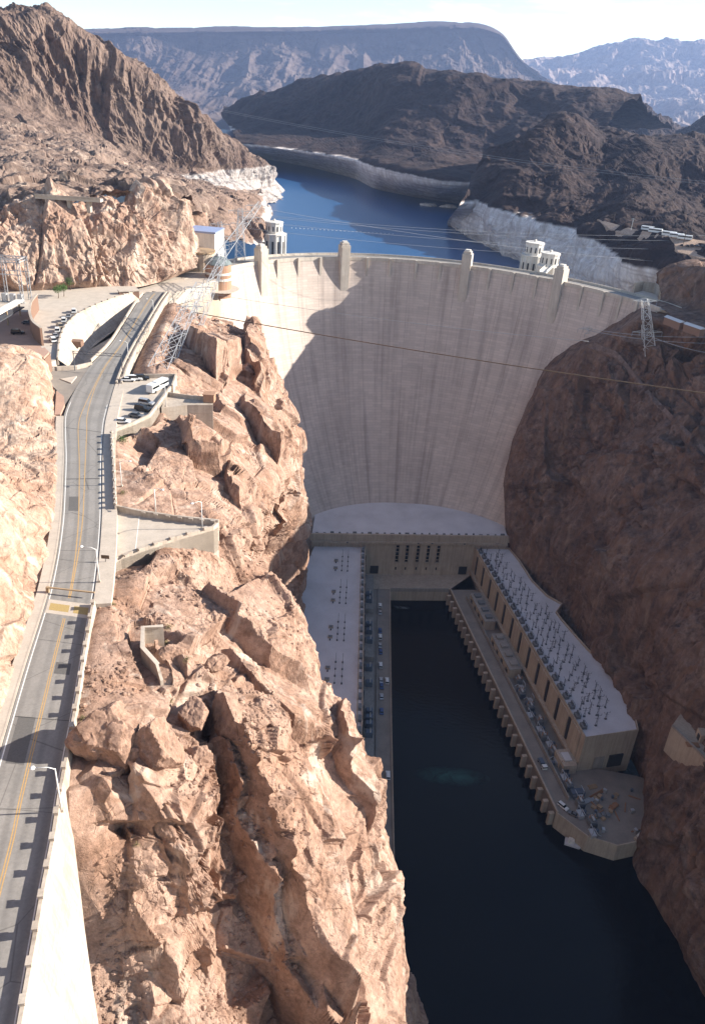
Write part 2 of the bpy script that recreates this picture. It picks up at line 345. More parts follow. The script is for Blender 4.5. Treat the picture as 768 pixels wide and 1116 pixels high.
nt.links.new(col, b.inputs['Base Color']); bump(nt, b, math_(nt, 'ADD', noise(nt, v, .8, 8, .7), math_(nt, 'MULTIPLY', br.outputs['Fac'], -.4)), .12, .5)
# waters
def water(name, c, rough, sc, bd):
    m, nt, b = nmat(name, rough, .5); v = coord(nt); b.inputs['IOR'].default_value = 1.33
    nt.links.new(mix(nt, noise(nt, v, .004, 4), c, tuple(q*.75 for q in c)), b.inputs['Base Color'])
    bump(nt, b, math_(nt, 'ADD', noise(nt, mapv(nt, v, (sc, sc*1.6, sc)), 1, 5, .6), math_(nt, 'MULTIPLY', noise(nt, v, sc*.12, 3), 2)), bd, .35); return m
water('lake_water', (.016, .078, .20), .3, .25, .2); M['lake_water'].node_tree.nodes['Principled BSDF'].inputs['Specular IOR Level'].default_value = .3
# river: dark green-blue with a paler turbulent patch below the outlets
m = water('river_water', (.0016, .0032, .006), .1, .35, .16); nt = m.node_tree; b = nt.nodes['Principled BSDF']; b.inputs['Specular IOR Level'].default_value = .25; v = coord(nt); base_c = b.inputs['Base Color'].links[0].from_socket
for (cx_, cy_), (sx_, sy_), cc_, lo_ in ((P(492, 846, 0)[:2], (.055, .16), (.02, .075, .07), .24), (P(436, 662, 0)[:2], (.13, .55), (.22, .25, .25), .36)):
    vm = nt.nodes.new('ShaderNodeMapping'); vm.vector_type = 'POINT'; vm.inputs['Location'].default_value = (-cx_*sx_, -cy_*sy_, 0); vm.inputs['Scale'].default_value = (sx_, sy_, 0); nt.links.new(v, vm.inputs['Vector'])
    ln = nt.nodes.new('ShaderNodeVectorMath'); ln.operation = 'LENGTH'; nt.links.new(vm.outputs[0], ln.inputs[0])
    msk = math_(nt, 'MULTIPLY', ramp(nt, ln.outputs['Value'], [(.2, 1), (1, 0)]), ramp(nt, noise(nt, v, .16, 6, .7, .8), [(lo_+.1, 0), (lo_+.32, .9)]))
    base_c = mix(nt, msk, base_c, cc_)
nt.links.new(base_c, b.inputs['Base Color'])
# ================================================================== DAM GEOMETRY
DC = np.array([28.5, 388.5])
_pts = [(240, 293), (264, 287.5), (291, 284.5), (340, 281.5), (430, 282), (508, 289), (550, 295), (600, 305), (650, 317), (690, 327), (716, 332.5)]
_q = np.array([P(x, y, 180) for x, y in _pts]); _a = np.degrees(np.arctan2(_q[:, 0]-DC[0], _q[:, 1]-DC[1])); _r = np.hypot(_q[:, 0]-DC[0], _q[:, 1]-DC[1])
_cf = np.polyfit(_a, _r, 3)
def RC(a): return np.polyval(_cf, np.clip(a, -60, 66))
def RB(a): return np.interp(a, [-85, -45, 4, 51, 85], [73, 73, 76, 87, 91])
def dam_pt(a, z, off=0.):
    """point of the downstream face at arc angle a (deg), height z; off>0 stands proud of the crest line"""
    a = np.asarray(a, float); z = np.asarray(z, float)
    s = np.clip((180-z)/144, 0, 2); top = RC(a); r = top-(top-RB(a))*(.28*s+.72*s*s)-off
    return np.stack([DC[0]+r*np.sin(np.radians(a)), DC[1]+r*np.cos(np.radians(a)), z+0*a], -1)
def crest_pt(a, off, z=180.):
    r = RC(a)-off
    return np.array([DC[0]+r*math.sin(R(a)), DC[1]+r*math.cos(R(a)), z])
_ga, _gz = np.meshgrid(np.arange(-85, 85, .5), np.arange(-10, 180.1, 1.0)); _dg = dam_pt(_ga, _gz).reshape(-1, 3)
def project(V):
    V = np.asarray(V, float); z = V[..., 2]-CAMZ
    d = V[..., 1]*CT-z*ST; u = V[..., 1]*ST+z*CT
    a, b = FP*V[..., 0]/d, -FP*u/d
    return np.stack([384+a*CR_-b*SR_, 558+a*SR_+b*CR_], -1)
_dp = project(_dg)
def dam_hit(x, y):
    return _dg[np.argmin(((_dp-(x, y))**2).sum(1))].copy()
def crest_angle(x):
    """arc angle of the crest at photo column x"""
    a = np.arange(-78, 74, .25); q = project(np.array([crest_pt(t, 0) for t in a])); return float(np.interp(x, q[:, 0], a))

# ================================================================== GROUND, WATER
def sheet(name, poly, z, mat, kind='structure', parent=None, uv=None):
    b = MB(); n = len(poly); b.add([(p[0], p[1], z if np.isscalar(z) else z[i]) for i, p in enumerate(poly)], [tuple(range(n))])
    return tag(b.build(name, mat, parent), kind=kind)
sheet('ground', [(-20000, -9000), (20000, -9000), (20000, 30000), (-20000, 30000)], -40, M['dirt'])
def terrain(name, C, nr, nc, layers, mat, seed=0, wr=None, wc=None, extra=None, fine=(), tap=None, patch=3., erode=(), pre=None, vstretch=1., nsm=3):
    G = loft(C, nr, nc, wr, wc)
    Nn = smooth_n(normals(G), nsm); G0 = G
    if pre is not None: G = pre(G.reshape(-1, 3)).reshape(G.shape)
    V = G.reshape(-1, 3); n = Nn.reshape(-1, 3)
    # face the sky / the camera
    sgn = np.sign((n*(np.array([0, -200, CAMZ+400])-V)).sum(1).mean()); n = n*(sgn or 1)
    sp_ = np.maximum(np.linalg.norm(np.gradient(G0, axis=0), axis=2), np.linalg.norm(np.gradient(G0, axis=1), axis=2)).ravel()
    d = rock(V, layers, seed, sp_, patch)
    for sz, amp, (ex, ey, ez) in erode: d += amp*ridged(V/(sz*np.array([ex, ey, ez]))+fbm(V/(sz*3), 2, seed+40)[:, None]*.5, 5, seed+9, .5)
    for sz, amp, o in fine: d += amp*fbm(V/np.array([sz, sz, sz*vstretch]), o, seed+5)
    if tap is not None:
        uu, vv = np.meshgrid(np.linspace(0, 1, nr), np.linspace(0, 1, nc), indexing='ij'); d *= tap(uu, vv, G).reshape(-1)
    V2 = V+n*d[:, None]
    if extra is not None: V2 = extra(V2, n, G)
    F = gridF(nr, nc)
    if sgn < 0: F = F[:, ::-1]
    return tag(mesh_np(name, V2, F, mat, smooth=False), kind='structure')

# ---- road survey (left edge, right edge = foot of the parapet), photo rows from near to far
RL = [(18.6, 758.5, 188), (32, 714.5, 188), (45.7, 672, 188), (55, 640, 188), (63, 600, 187.2), (68, 560, 186.5), (70.5, 500, 185.5), (70, 453, 184.5), (82, 425, 183.6), (100, 397, 183), (123, 373, 182), (150, 330, 180.6), (160, 318, 180.3)]
RR = [(83, 758, 189.1), (89.7, 716, 189.05), (97, 674, 189.05), (103, 640, 189), (109, 600, 187.2), (111.5, 560, 186.5), (112, 500, 185.5), (115, 460, 184.5), (124, 425, 183.6), (133, 400, 183), (147, 373, 182), (173, 330, 180.6), (182, 318, 180.3)]
rl = [P(*q) for q in RL]; rr = [P(*q) for q in RR]
for i in range(4): rr[i][2] -= 1.05
near = [P(18.6, 1116, 191), P(44, 972, 190.6), P(56, 911, 190.3), P(64, 860, 190)]
ext = near[0]+(near[0]-near[2])*1.2
rrn = [ext]+near
for q in rrn: q[2] -= 1.05
wv_ = rl[0]-rr[0]; wv_[2] = 0
rln = [q+wv_ for q in rrn]
rL = np.array(rln+rl); rR = np.array(rrn+rr)
_t = np.linspace(0, len(rL)-1, 160); gL, gR = cr(rL, _t), cr(rR, _t)
_s = np.concatenate([[0], np.cumsum(np.linalg.norm(np.diff(gL, axis=0), axis=1))])
def road_strip(name, f0, f1, i0, i1, dz, mat, kind='structure', nw=2, parent=None):
    V = []; U = []
    for i in range(i0, i1):
        for k in range(nw):
            f = f0+(f1-f0)*k/(nw-1); f_ = f(i) if callable(f) else f
            V.append(gL[i]*(1-f)+gR[i]*f+np.array([0, 0, dz])); U.append((f, _s[i]))
    return tag(mesh_np(name, V, gridF(i1-i0, nw), mat, parent, uv=np.array(U)), kind=kind)
def road_at(f, i, dz=0): return gL[i]*(1-f)+gR[i]*f+np.array([0, 0, dz])
road_strip('road', 0, 1, 0, 160, 0, M['asphalt'], nw=9)

# ---- left canyon side: road shoulder -> rock shelf -> rim -> wall -> river
def col(*p, mid=None, foot=None, under=None):
    r = [P(*q) for q in p]
    r0 = np.array(under) if under is not None else r[0]+np.array([-7, 0, -3.])
    return [r0]+r+[np.array(mid), np.array(foot)]
LS = [
 col((70, 1420, 160), (165, 1420, 152), (260, 1420, 144), (350, 1420, 134), (470, 1420, 112), mid=(30, 45, 50), foot=(44, 50, -6)),
 col((92, 1116, 160), (170, 1116, 156), (260, 1116, 148), (345, 1116, 138), (436, 1116, 120), mid=(25, 88, 60), foot=(41, 95, -6)),
 col((84, 1005, 171), (170, 1005, 167), (255, 1005, 158), (338, 1000, 147), (426, 1000, 128), mid=(22, 112, 62), foot=(39, 122, -6)),
 col((73, 935, 180.5), (160, 928, 177), (250, 915, 168), (330, 905, 156), (412, 892, 136), mid=(18.5, 132, 66), foot=(38, 145, -6)),
 col((76, 868, 187), (160, 860, 183), (245, 850, 175), (325, 845, 162), (404, 850, 140), mid=(15, 144, 70), foot=(34, 168, -6)),
 col((84, 815, 188), (160, 805, 185.5), (240, 800, 178), (318, 795, 166), (394, 812, 145), mid=(11, 158, 72), foot=(27, 190, -6)),
 col((97, 745, 188.2), (160, 740, 186), (222, 742, 180), (290, 742, 169), (356, 742, 151), mid=(5, 178, 72), foot=(18, 208, -6)),
 col((106, 688, 188), (150, 682, 186), (205, 680, 181), (270, 678, 173), (332, 682, 156), mid=(-2, 200, 72), foot=(8, 226, -6)),
 col((117, 640, 186.5), (150, 636, 185), (195, 632, 181), (245, 630, 175), (292, 634, 161), mid=(-14, 216, 74), foot=(-2, 246, -6)),
 col((121, 622, 183), (160, 606, 182), (198, 594, 181), (236, 584, 180), (268, 600, 168), mid=(-30, 236, 84), foot=(-22, 268, -6)),
 col((128, 551, 185.5), (165, 558, 185), (200, 562, 184), (238, 562, 182), (277, 588, 166), mid=(-36, 268, 90), foot=(-33, 292, -6)),
 col((128, 522, 185.6), (175, 518, 183), (225, 515, 176), (272, 520, 164), (294, 556, 154), mid=(-38, 296, 92), foot=(-36, 318, -6)),
 col((127, 482, 185), (170, 478, 182), (220, 470, 176), (268, 468, 166), (322, 488, 141), mid=(-22, 325, 80), foot=(-27, 345, -6)),
 col((170, 464, 181), (195, 452, 178), (225, 440, 174), (270, 430, 165), (318, 445, 146), mid=(-24, 352, 84), foot=(-27, 370, -6)),
 col((182, 426, 182), (205, 415, 178), (240, 402, 172), (275, 395, 166), (300, 402, 153), mid=(-30, 385, 90), foot=(-27, 395, -6)),
 col((165, 396, 181.5), (200, 385, 177), (238, 374, 170), (268, 370, 166), (285, 375, 158), mid=(-40, 405, 95), foot=(-28, 420, -6)),
 col((178, 362, 181), (205, 358, 176), (232, 358, 169), (252, 352, 164), (262, 362, 158), mid=(-52, 420, 100), foot=(-36, 440, -6)),
 col((190, 330, 179.5), (210, 338, 174), (228, 345, 168), (240, 352, 160), (246, 360, 154), mid=(-64, 440, 100), foot=(-48, 460, -6)),
]
LS[0][0] = np.array([-33, 30, 160.]); LS[1][0] = np.array([-35, 45, 158.]); LS[2][0] = np.array([-39, 63, 168.]); LS[3][0] = np.array([-41, 69, 178.])
for i in (9,): LS[i][0] = LS[i][1]+np.array([-4, 3, -2.])
LSA = np.array(LS)
def left_tap(u, v, G):
    # calm next to the road wall and beneath the terrace, rough on the shelf and the wall
    lo = np.interp(u, [0, .66, .78, 1], [.09, .09, .03, .02]); t = np.clip((v-lo)/.09, .05, 1)
    return t
BL = []   # rock masses standing out of the shelf: plan polygon (photo points at a height), lift
def poly_in(px, py, poly):
    ins = np.zeros(len(px), bool); dist = np.full(len(px), 1e9); n = len(poly)
    for i in range(n):
        a, b = poly[i], poly[(i+1) % n]
        c = ((a[1] > py) != (b[1] > py)) & (px < (b[0]-a[0])*(py-a[1])/((b[1]-a[1]) or 1e-9)+a[0]); ins ^= c
        e = b-a; t = np.clip(((px-a[0])*e[0]+(py-a[1])*e[1])/(e@e), 0, 1)
        dist = np.minimum(dist, np.hypot(px-a[0]-t*e[0], py-a[1]-t*e[1]))
    return np.where(ins, dist, -dist)
def mass(pts, z, lift, edge, tilt=(0, 0)):
    BL.append((np.array([P(x, y, z)[:2] for x, y in pts]), lift, edge, tilt))
# big block with the overhung lower face, two slabs left of it, the gullies between them, the outer buttress
mass([(228, 868), (244, 822), (296, 800), (345, 822), (385, 890), (400, 975), (404, 1040), (372, 1024), (322, 985), (276, 930), (246, 900)], 165, 11, 1.5, (.10, -.32))
mass([(150, 912), (162, 862), (205, 842), (228, 872), (222, 925), (200, 946), (172, 930)], 176, 5.0, 1.2, (.08, -.22))
mass([(190, 956), (228, 936), (242, 968), (230, 990), (203, 980)], 170, 3.5, 1.1, (0, -.25))
mass([(146, 1030), (160, 962), (186, 955), (210, 1005), (196, 1050), (168, 1046)], 165, 5.0, 1.2, (.08, -.25))
mass([(80, 1000), (85, 960), (130, 945), (146, 965), (142, 1020), (112, 1020)], 170, 2.4, 2.0, (.05, -.15))
mass([(366, 790), (395, 798), (410, 848), (404, 884), (384, 872), (364, 830)], 146, 5, 1.2, (.1, -.2))
mass([(250, 732), (300, 720), (352, 735), (364, 768), (326, 780), (276, 768)], 170, 4.0, 1.4, (.1, -.3))
mass([(184, 718), (206, 702), (246, 708), (252, 732), (205, 742)], 182, 3, 1.3, (0, -.3))
mass([(225, 670), (262, 652), (300, 664), (334, 700), (296, 706), (255, 694)], 174, 4.0, 1.4, (0, -.3))
mass([(120, 900), (96, 880), (110, 850), (150, 848), (158, 872), (142, 900)], 182, 1.4, 1.6, (0, -.2))
mass([(228, 868), (246, 900), (276, 930), (322, 985), (372, 1024), (404, 1044), (340, 1100), (262, 1068), (222, 1000), (236, 962), (226, 920)], 158, -8, 1.5)
mass([(150, 1060), (200, 1062), (250, 1075), (250, 1116), (160, 1116)], 158, 3, 2.0, (0, -.2))
mass([(205, 392), (220, 368), (245, 360), (262, 372), (262, 400), (235, 420)], 170, 6, 1.5, (.1, -.2))
mass([(266, 392), (268, 356), (276, 352), (284, 372), (296, 410), (280, 420)], 164, 7, 1.2)
mass([(262, 445), (300, 440), (312, 470), (300, 500), (270, 480)], 158, 5, 1.5, (.2, -.2))
mass([(190, 470), (225, 455), (250, 480), (240, 520), (205, 525)], 172, 4, 1.2, (.15, -.25))
mass([(240, 520), (270, 505), (284, 535), (270, 570), (248, 560)], 165, 3, 1.2, (.15, -.2))
def left_masses(V):
    V = V.copy()
    x, y = V[:, 0].copy(), V[:, 1].copy()
    wx = fbm(V/11, 2, 71)*.9; wy = fbm(V/11+50, 2, 72)*.9
    for poly, lift, edge, tilt in BL:
        m = (x > poly[:, 0].min()-8) & (x < poly[:, 0].max()+8) & (y > poly[:, 1].min()-8) & (y < poly[:, 1].max()+8) & (V[:, 2] > 100)
        if not m.any(): continue
        d = poly_in(x[m]+wx[m], y[m]+wy[m], poly)
        ctr = poly.mean(0); lf = lift+(tilt[0]*(x[m]-ctr[0])+tilt[1]*(y[m]-ctr[1]))
        V[m, 2] += np.where(lift > 0, np.maximum(lf, 0), lift)*np.clip(d/edge+.5, 0, 1)
    return V
def left_extra(V, n, G):
    # pavements stay clear
    LWP = np.array([P(x, y, 186) for x, y in [(148, 677), (184, 676), (186, 690), (162, 691), (162, 704), (180, 722), (183, 746), (168, 746), (146, 708)]])
    for pl, zz in ((TERR, 185.0), (PARK, 183.3), (LWP, 184.6)):
        d = poly_in(V[:, 0], V[:, 1], pl[:, :2]); m = (d > -1.0) & (V[:, 2] > 150)
        V[m, 2] = np.minimum(V[m, 2], zz-.4)
    return V
TERR = np.array([P(x, y, 185.3) for x, y in [(125.5, 557), (150, 562.5), (190, 568.5), (238, 573.5), (233, 578), (196, 588), (160, 600), (132, 610), (114, 621), (118, 600), (122, 575)]])
PARK = np.array([P(x, y, 183.7) for x, y in [(131, 416), (150, 412.5), (191, 412), (187, 424), (175, 440), (164, 455), (145, 464), (123, 472), (121, 455), (125, 432)]])
terrain('left_canyon_side', LSA, 1250, 640, [(14, 2.5, (1.2, 1.3, .8)), (6, 1.15, (1.2, 1.2, .8)), (2.6, .42, (1.1, 1.1, .8)), (1.1, .18, (1, 1, 1))], M['tan_rock'], seed=3,
        wr=[1.6, 2.2, 2.2, 2.2, 2, 2, 2, 1.8, 1.4, 1.3, 1.7, 1.7, 1.6, 1.6, 1.6, 1.3, 1.2], wc=[.5, 2, 2, 2, 2.4, 2.2, 1.2], tap=left_tap, extra=left_extra, pre=left_masses, fine=[(1.2, .09, 4), (9, .5, 3)])

# ---- rock cut on the far side of the road (left edge of the photo)
def lc(base, pts): return [base]+[np.array(q, float) for q in pts]
b_ = lambda i, f=-.25: road_at(f, i)
idx = [0, 20, 40, 55, 68, 80, 92, 104]
LC = []
for k, i in enumerate(idx):
    p = road_at(-.12, i, -.3); q = road_at(-.30, i, .6); w = gL[i]-gR[i]; w[2] = 0; w /= np.linalg.norm(w)
    g = min(1, (len(idx)-1-k)/2.2+.12)
    LC.append([p, q, q+w*5+(0, 0, 9*g), q+w*10+(0, 0, 18*g), q+w*22+(0, 0, 26*g), q+w*60+(0, 0, 34*g)])
LC.append([P(60, 424, 183.4), P(56, 416, 184), P(50, 398, 190), P(36, 390, 194), P(10, 384, 197), P(-60, 380, 199)])
LC.append([P(58, 414, 183.2), P(52, 404, 183.5), P(44, 396, 184), P(28, 386, 184.2), P(4, 378, 184.2), P(-70, 372, 184.2)])
terrain('road_cut_slope', LC, 560, 260, [(10, .9, (1.3, 1.6, .8)), (4, .42, (1.2, 1.5, .8)), (1.5, .16, (1, 1, 1))], M['road_cut_rock'], seed=21, tap=lambda u, v, G: np.clip((v-.06)/.12, .05, 1), fine=[(1.2, .1, 4), (8, .8, 4)])

# ---- plaza bench, cliff behind it, benches up to the mountain
bench = [(-900, 250), (-95, 250), (-92, 300), (-98.6, 331), (-104, 390), (-112, 430), (-108, 455), (-70, 480), (-100, 620), (-900, 620)]
CB = [
 [P(-160, 360, 183), P(-60, 348, 183), P(0, 322, 183), P(50, 318, 183), P(100, 316, 182.5), P(150, 313, 182), P(185, 304, 181.5), P(208, 292, 181), P(216, 268, 181)],
 [PY(-160, 310, 318), PY(-60, 308, 338), PY(0, 284, 362), PY(50, 275, 376), PY(100, 265, 388), PY(150, 258, 402), PY(188, 250, 432), PY(207, 243, 464), PY(217, 250, 520)],
 [PY(-160, 245, 345), PY(-60, 245, 364), PY(0, 238, 384), PY(50, 218, 396), PY(100, 222, 410), PY(150, 210, 426), PY(186, 212, 452), PY(203, 222, 480), PY(222, 238, 560)],
 [PY(-160, 215, 440), PY(-60, 212, 450), PY(0, 200, 470), PY(50, 196, 490), PY(100, 190, 520), PY(150, 196, 550), PY(190, 206, 580), PY(215, 214, 640), PY(262, 219, 760)],
 [PY(-160, 150, 700), PY(-60, 150, 720), PY(0, 140, 760), PY(50, 148, 790), PY(100, 160, 800), PY(150, 180, 830), PY(200, 196, 860), PY(240, 203, 920), PY(285, 214, 1060)],
]
terrain('left_cut_cliff', CB[:3]+[[p+np.array([0, 9, -1.]) for p in CB[2]]], 420, 520, [(30, 8.0, (.8, 1, 2.2)), (12, 4.2, (.8, 1, 2)), (5, 1.7, (1, 1, 1.6)), (2.2, .7, (1, 1, 1))], M['cut_rock'], seed=41,
        wr=[1.6, 1.6, .3], wc=[.5, 1, 1.3, 1.3, 1.3, 1.2, 1, .8], tap=lambda u, v, G: np.clip(u/.07, .03, 1), fine=[(14, 1.6, 5)], erode=[(22, 1.8, (1, 1, 3))])
terrain('left_talus', [[p+np.array([0, 2, -1.5]) for p in CB[2]]]+CB[3:], 300, 420, [(26, 3.2, (1, 1, 1)), (10, 1.6, (1, 1, 1)), (4.5, .8, (1, 1, 1)), (2.2, .35, (1, 1, 1))], M['talus'], seed=47, wr=[1.4, 1], fine=[(14, 1.6, 5)], patch=2, erode=[(60, 3.5, (1, 2.2, 1))])
# pale shore rocks between the cut cliff and the intake tower
SH = [[PY(190, 262, 500), PY(220, 262, 520), PY(255, 262, 545), PY(292, 262, 590), PY(300, 275, 600)],
      [PY(195, 222, 560), PY(222, 218, 585), PY(250, 222, 600), PY(275, 232, 640), PY(292, 250, 640)],
      [PY(215, 212, 700), PY(245, 210, 740), PY(275, 212, 800), PY(290, 220, 860), P(296, 233, 128)]]
terrain('left_shore_rocks', SH, 160, 200, [(20, 3.5, (1, 1, 1.4)), (8, 1.6, (1, 1, 1.3)), (3.5, .6, (1, 1, 1))], M['ring_rock'], seed=45)
# dark craggy mountain
MT = [
 [PY(-160, 170, 690), PY(-60, 165, 720), PY(0, 152, 760), PY(50, 158, 800), PY(100, 168, 830), PY(150, 186, 860), PY(200, 206, 900), PY(250, 216, 1000), PY(290, 221, 1120), P(318, 221, 130)],
 [PY(-160, 120, 880), PY(-60, 118, 890), PY(0, 110, 900), PY(50, 128, 930), PY(100, 148, 955), PY(150, 172, 985), PY(200, 190, 1020), PY(250, 197, 1100), PY(290, 204, 1190), PY(313, 214, 1290)],
 [PY(-160, 70, 925), PY(-60, 66, 930), PY(0, 62, 940), PY(50, 72, 966), PY(100, 92, 985), PY(150, 118, 1012), PY(200, 143, 1044), PY(250, 172, 1122), PY(286, 190, 1205), PY(310, 209, 1296)],
 [PY(-160, 30, 960), PY(-60, 24, 962), PY(0, 21, 968), PY(50, 18, 985), PY(100, 44, 1005), PY(150, 78, 1035), PY(200, 112, 1070), PY(250, 151, 1140), PY(280, 176, 1215), PY(306, 204, 1302)],
 [PY(-160, 20, 1100), PY(-60, 22, 1100), PY(0, 24, 1120), PY(50, 22, 1130), PY(100, 48, 1150), PY(150, 82, 1180), PY(200, 118, 1200), PY(250, 158, 1250), PY(280, 182, 1290), PY(306, 208, 1330)],
 [PY(-160, 60, 1500), PY(-60, 65, 1500), PY(0, 70, 1500), PY(50, 80, 1500), PY(100, 100, 1500), PY(150, 130, 1500), PY(200, 165, 1500), PY(250, 190, 1480), PY(270, 205, 1460), P(296, 215, 128)],
]
terrain('left_mountain', MT, 420, 640, [(60, 10, (1, 1, 3.2)), (26, 6, (1, 1, 2.6)), (11, 3, (1, 1, 2)), (5, 1.2, (1, 1, 1.5))], M['mountain_rock'], seed=60, erode=[(70, 9, (1, 1, 4.5)), (24, 4.2, (1, 1, 3.5))],
        wr=[1.6, 1.5, 2, .8, .4], wc=[.4, .8, 1, 1, 1, 1, 1, 1, .8], tap=lambda u, v, G: np.interp(u, [0, .22, .3, .42, .6, .78, .9, 1], [.35, .35, .7, 1, 1, .6, .5, .5])*np.clip((1-v)/.06, .25, 1), fine=[(30, 3, 4)])

# ---- right canyon wall
RCW = []
def rc(foot, prof, back): return [np.array(foot, float)]+[np.array(q, float) for q in prof]+[np.array(q, float) for q in back]
h = dam_hit
def shift(p, dy=7.): return p+np.array([4, dy, 0])
RP = lambda x, y, dz: P(x, y, h(x, y)[2]+dz)
contact = [shift(h(542, 561)), shift(h(546, 527)), shift(h(556, 488)), shift(h(567, 449)), shift(h(589, 401)), shift(h(620, 375)), shift(h(655, 360)), shift(h(692, 334)), P(715, 338, 178), P(738, 342, 178)]
RC_ = [contact,
 [np.array((101, 424, 20.)), RP(553, 560, 6), RP(560, 514, 6), RP(574, 468, 6), RP(600, 414, 5.5), RP(632, 386, 5), RP(668, 368, 4.5), P(700, 347, 176), P(724, 348, 176), P(750, 352, 177)],
 [np.array((110, 398, 12.)), P(578, 590, 40), P(592, 540, 66), P(616, 488, 94), P(642, 442, 122), P(672, 404, 145), P(700, 385, 156), P(724, 370, 165), P(745, 366, 170), P(775, 364, 172)],
 [np.array((120, 369, 8.)), P(627, 640, 36), P(634, 580, 64), P(655, 520, 92), P(680, 470, 118), P(706, 428, 140), P(736, 408, 150), P(758, 392, 158), P(785, 384, 164), P(830, 380, 168)],
 [np.array((123, 350, 4.)), P(650, 694, 35), P(664, 634, 60), P(684, 570, 88), P(714, 515, 114), P(745, 470, 136), P(775, 445, 148), P(800, 425, 156), P(830, 410, 162), P(880, 400, 168)],
 [np.array((135, 308, 2.)), P(690, 748, 34), P(712, 700, 58), P(735, 640, 84), P(770, 580, 110), P(808, 530, 132), P(845, 500, 146), P(885, 480, 154), P(920, 465, 160), P(980, 450, 168)],
 [np.array((141, 268, 2.)), P(718, 812, 30), P(735, 765, 52), P(772, 700, 80), P(815, 640, 106), P(860, 590, 130), P(900, 560, 144), P(950, 540, 152), P(1000, 520, 160), P(1080, 500, 168)],
 [np.array((126, 226, -4.)), P(716, 920, 16), P(745, 870, 36), P(785, 810, 62), P(835, 750, 90), P(890, 690, 120), P(940, 650, 138), P(1000, 620, 148), P(1060, 600, 158), P(1150, 580, 168)],
 [np.array((130, 203, -4.)), P(742, 990, 14), P(775, 940, 34), P(815, 890, 58), P(870, 830, 86), P(930, 770, 116), P(990, 730, 136), P(1060, 700, 148), P(1120, 680, 158), P(1250, 650, 168)],
 [np.array((137, 172, -4.)), P(776, 1066, 14), P(810, 1020, 34), P(860, 970, 58), P(920, 910, 86), P(990, 850, 116), P(1060, 800, 136), P(1140, 760, 148), P(1220, 730, 158), P(1380, 700, 168)],
 [np.array(q) for q in ((142., 100., -4.), (149., 100., 14.), (156., 100., 36.), (163., 100., 60.), (171., 100., 90.), (181., 100., 120.), (191., 100., 140.), (206., 100., 152.), (231., 100., 162.), (281., 100., 172.))],
]
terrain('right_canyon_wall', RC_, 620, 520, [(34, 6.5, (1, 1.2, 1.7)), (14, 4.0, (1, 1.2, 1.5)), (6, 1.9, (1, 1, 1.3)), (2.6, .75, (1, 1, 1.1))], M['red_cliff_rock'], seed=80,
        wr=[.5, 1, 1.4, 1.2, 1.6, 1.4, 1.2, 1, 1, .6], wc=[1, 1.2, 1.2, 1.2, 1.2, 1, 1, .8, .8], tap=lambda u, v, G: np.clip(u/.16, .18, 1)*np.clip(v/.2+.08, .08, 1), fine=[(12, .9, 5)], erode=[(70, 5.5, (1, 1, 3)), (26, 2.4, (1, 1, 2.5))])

# ---- plateau right of the crest: road bench and the brown bluff above it
PB = [[P(700, 336, 178.5), P(716, 334, 179), P(740, 350, 179), P(775, 370, 179), P(860, 400, 179), P(1000, 440, 179)],
      [P(712, 328, 179.4), P(718, 330, 179.6), P(745, 344, 179.5), P(780, 358, 179.5), P(870, 390, 179.5), P(1010, 430, 179.5)],
      [P(719, 326, 179.6), P(722, 325, 181), P(748, 333, 181), P(785, 345, 181), P(880, 375, 181), P(1030, 410, 181)]]
for xs_, ys_, dY in (((718, 726, 750, 790, 890, 1040), (305, 300, 298, 300, 305, 310), 14), ((720, 730, 755, 795, 895, 1050), (298, 290, 285, 285, 285, 285), 34), ((700, 730, 760, 800, 900, 1060), (330, 310, 290, 283, 280, 280), 90)):
    PB.append([PY(x, y, PB[2][k][1]+dY) for k, (x, y) in enumerate(zip(xs_, ys_))])
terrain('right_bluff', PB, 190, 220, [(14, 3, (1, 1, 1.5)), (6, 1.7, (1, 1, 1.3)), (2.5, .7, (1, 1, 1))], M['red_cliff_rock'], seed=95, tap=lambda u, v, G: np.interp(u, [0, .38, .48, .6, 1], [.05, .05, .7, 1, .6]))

# ---- hills behind the lake
HB = [  # near right hill with the white band
 [P(488, 249, 126), P(505, 254, 126), P(535, 275, 126), P(575, 294, 126), P(600, 318, 126), P(640, 345, 126), P(700, 372, 126), P(860, 400, 126)],
 [P(489, 238, 148), P(508, 242, 148), P(540, 258, 148), P(580, 272, 148), P(610, 288, 148), P(640, 303, 148), P(690, 318, 148), P(880, 350, 148)],
 [P(499, 224, 171), P(524, 222, 172), P(552, 234, 172), P(598, 247, 172), P(636, 258, 172), P(680, 280, 173), P(722, 292, 176), P(880, 330, 176)]]
_cs = [.12, .17, .28, .45, .62, .8, 1.0, 1.1]
for xs_, ys_, fr_ in (((506, 530, 565, 610, 645, 690, 735, 880), (214, 212, 222, 235, 243, 255, 262, 300), .10), ((510, 535, 572, 615, 650, 695, 745, 880), (206, 196, 200, 212, 225, 238, 250, 280), .28),
    ((512, 540, 575, 618, 655, 700, 750, 890), (198, 178, 172, 178, 185, 200, 215, 235), .68), ((514, 545, 580, 612, 660, 705, 768, 900), (194, 165, 148, 134, 146, 152, 162, 160), 1.0),
    ((520, 560, 590, 625, 670, 720, 790, 920), (200, 172, 152, 140, 152, 160, 170, 170), 1.5), ((530, 580, 620, 660, 700, 760, 820, 960), (230, 220, 210, 205, 205, 205, 205, 205), 2.6)):
    HB.append([PY(x, y, HB[2][k][1]*(1+fr_*_cs[k])) for k, (x, y) in enumerate(zip(xs_, ys_))])
def widen(rows):
    for r in rows:
        d = np.array(r[-1])-np.array(r[-2]); d[2] *= .3; r.append(np.array(r[-1])+d*1.5)
widen(HB)
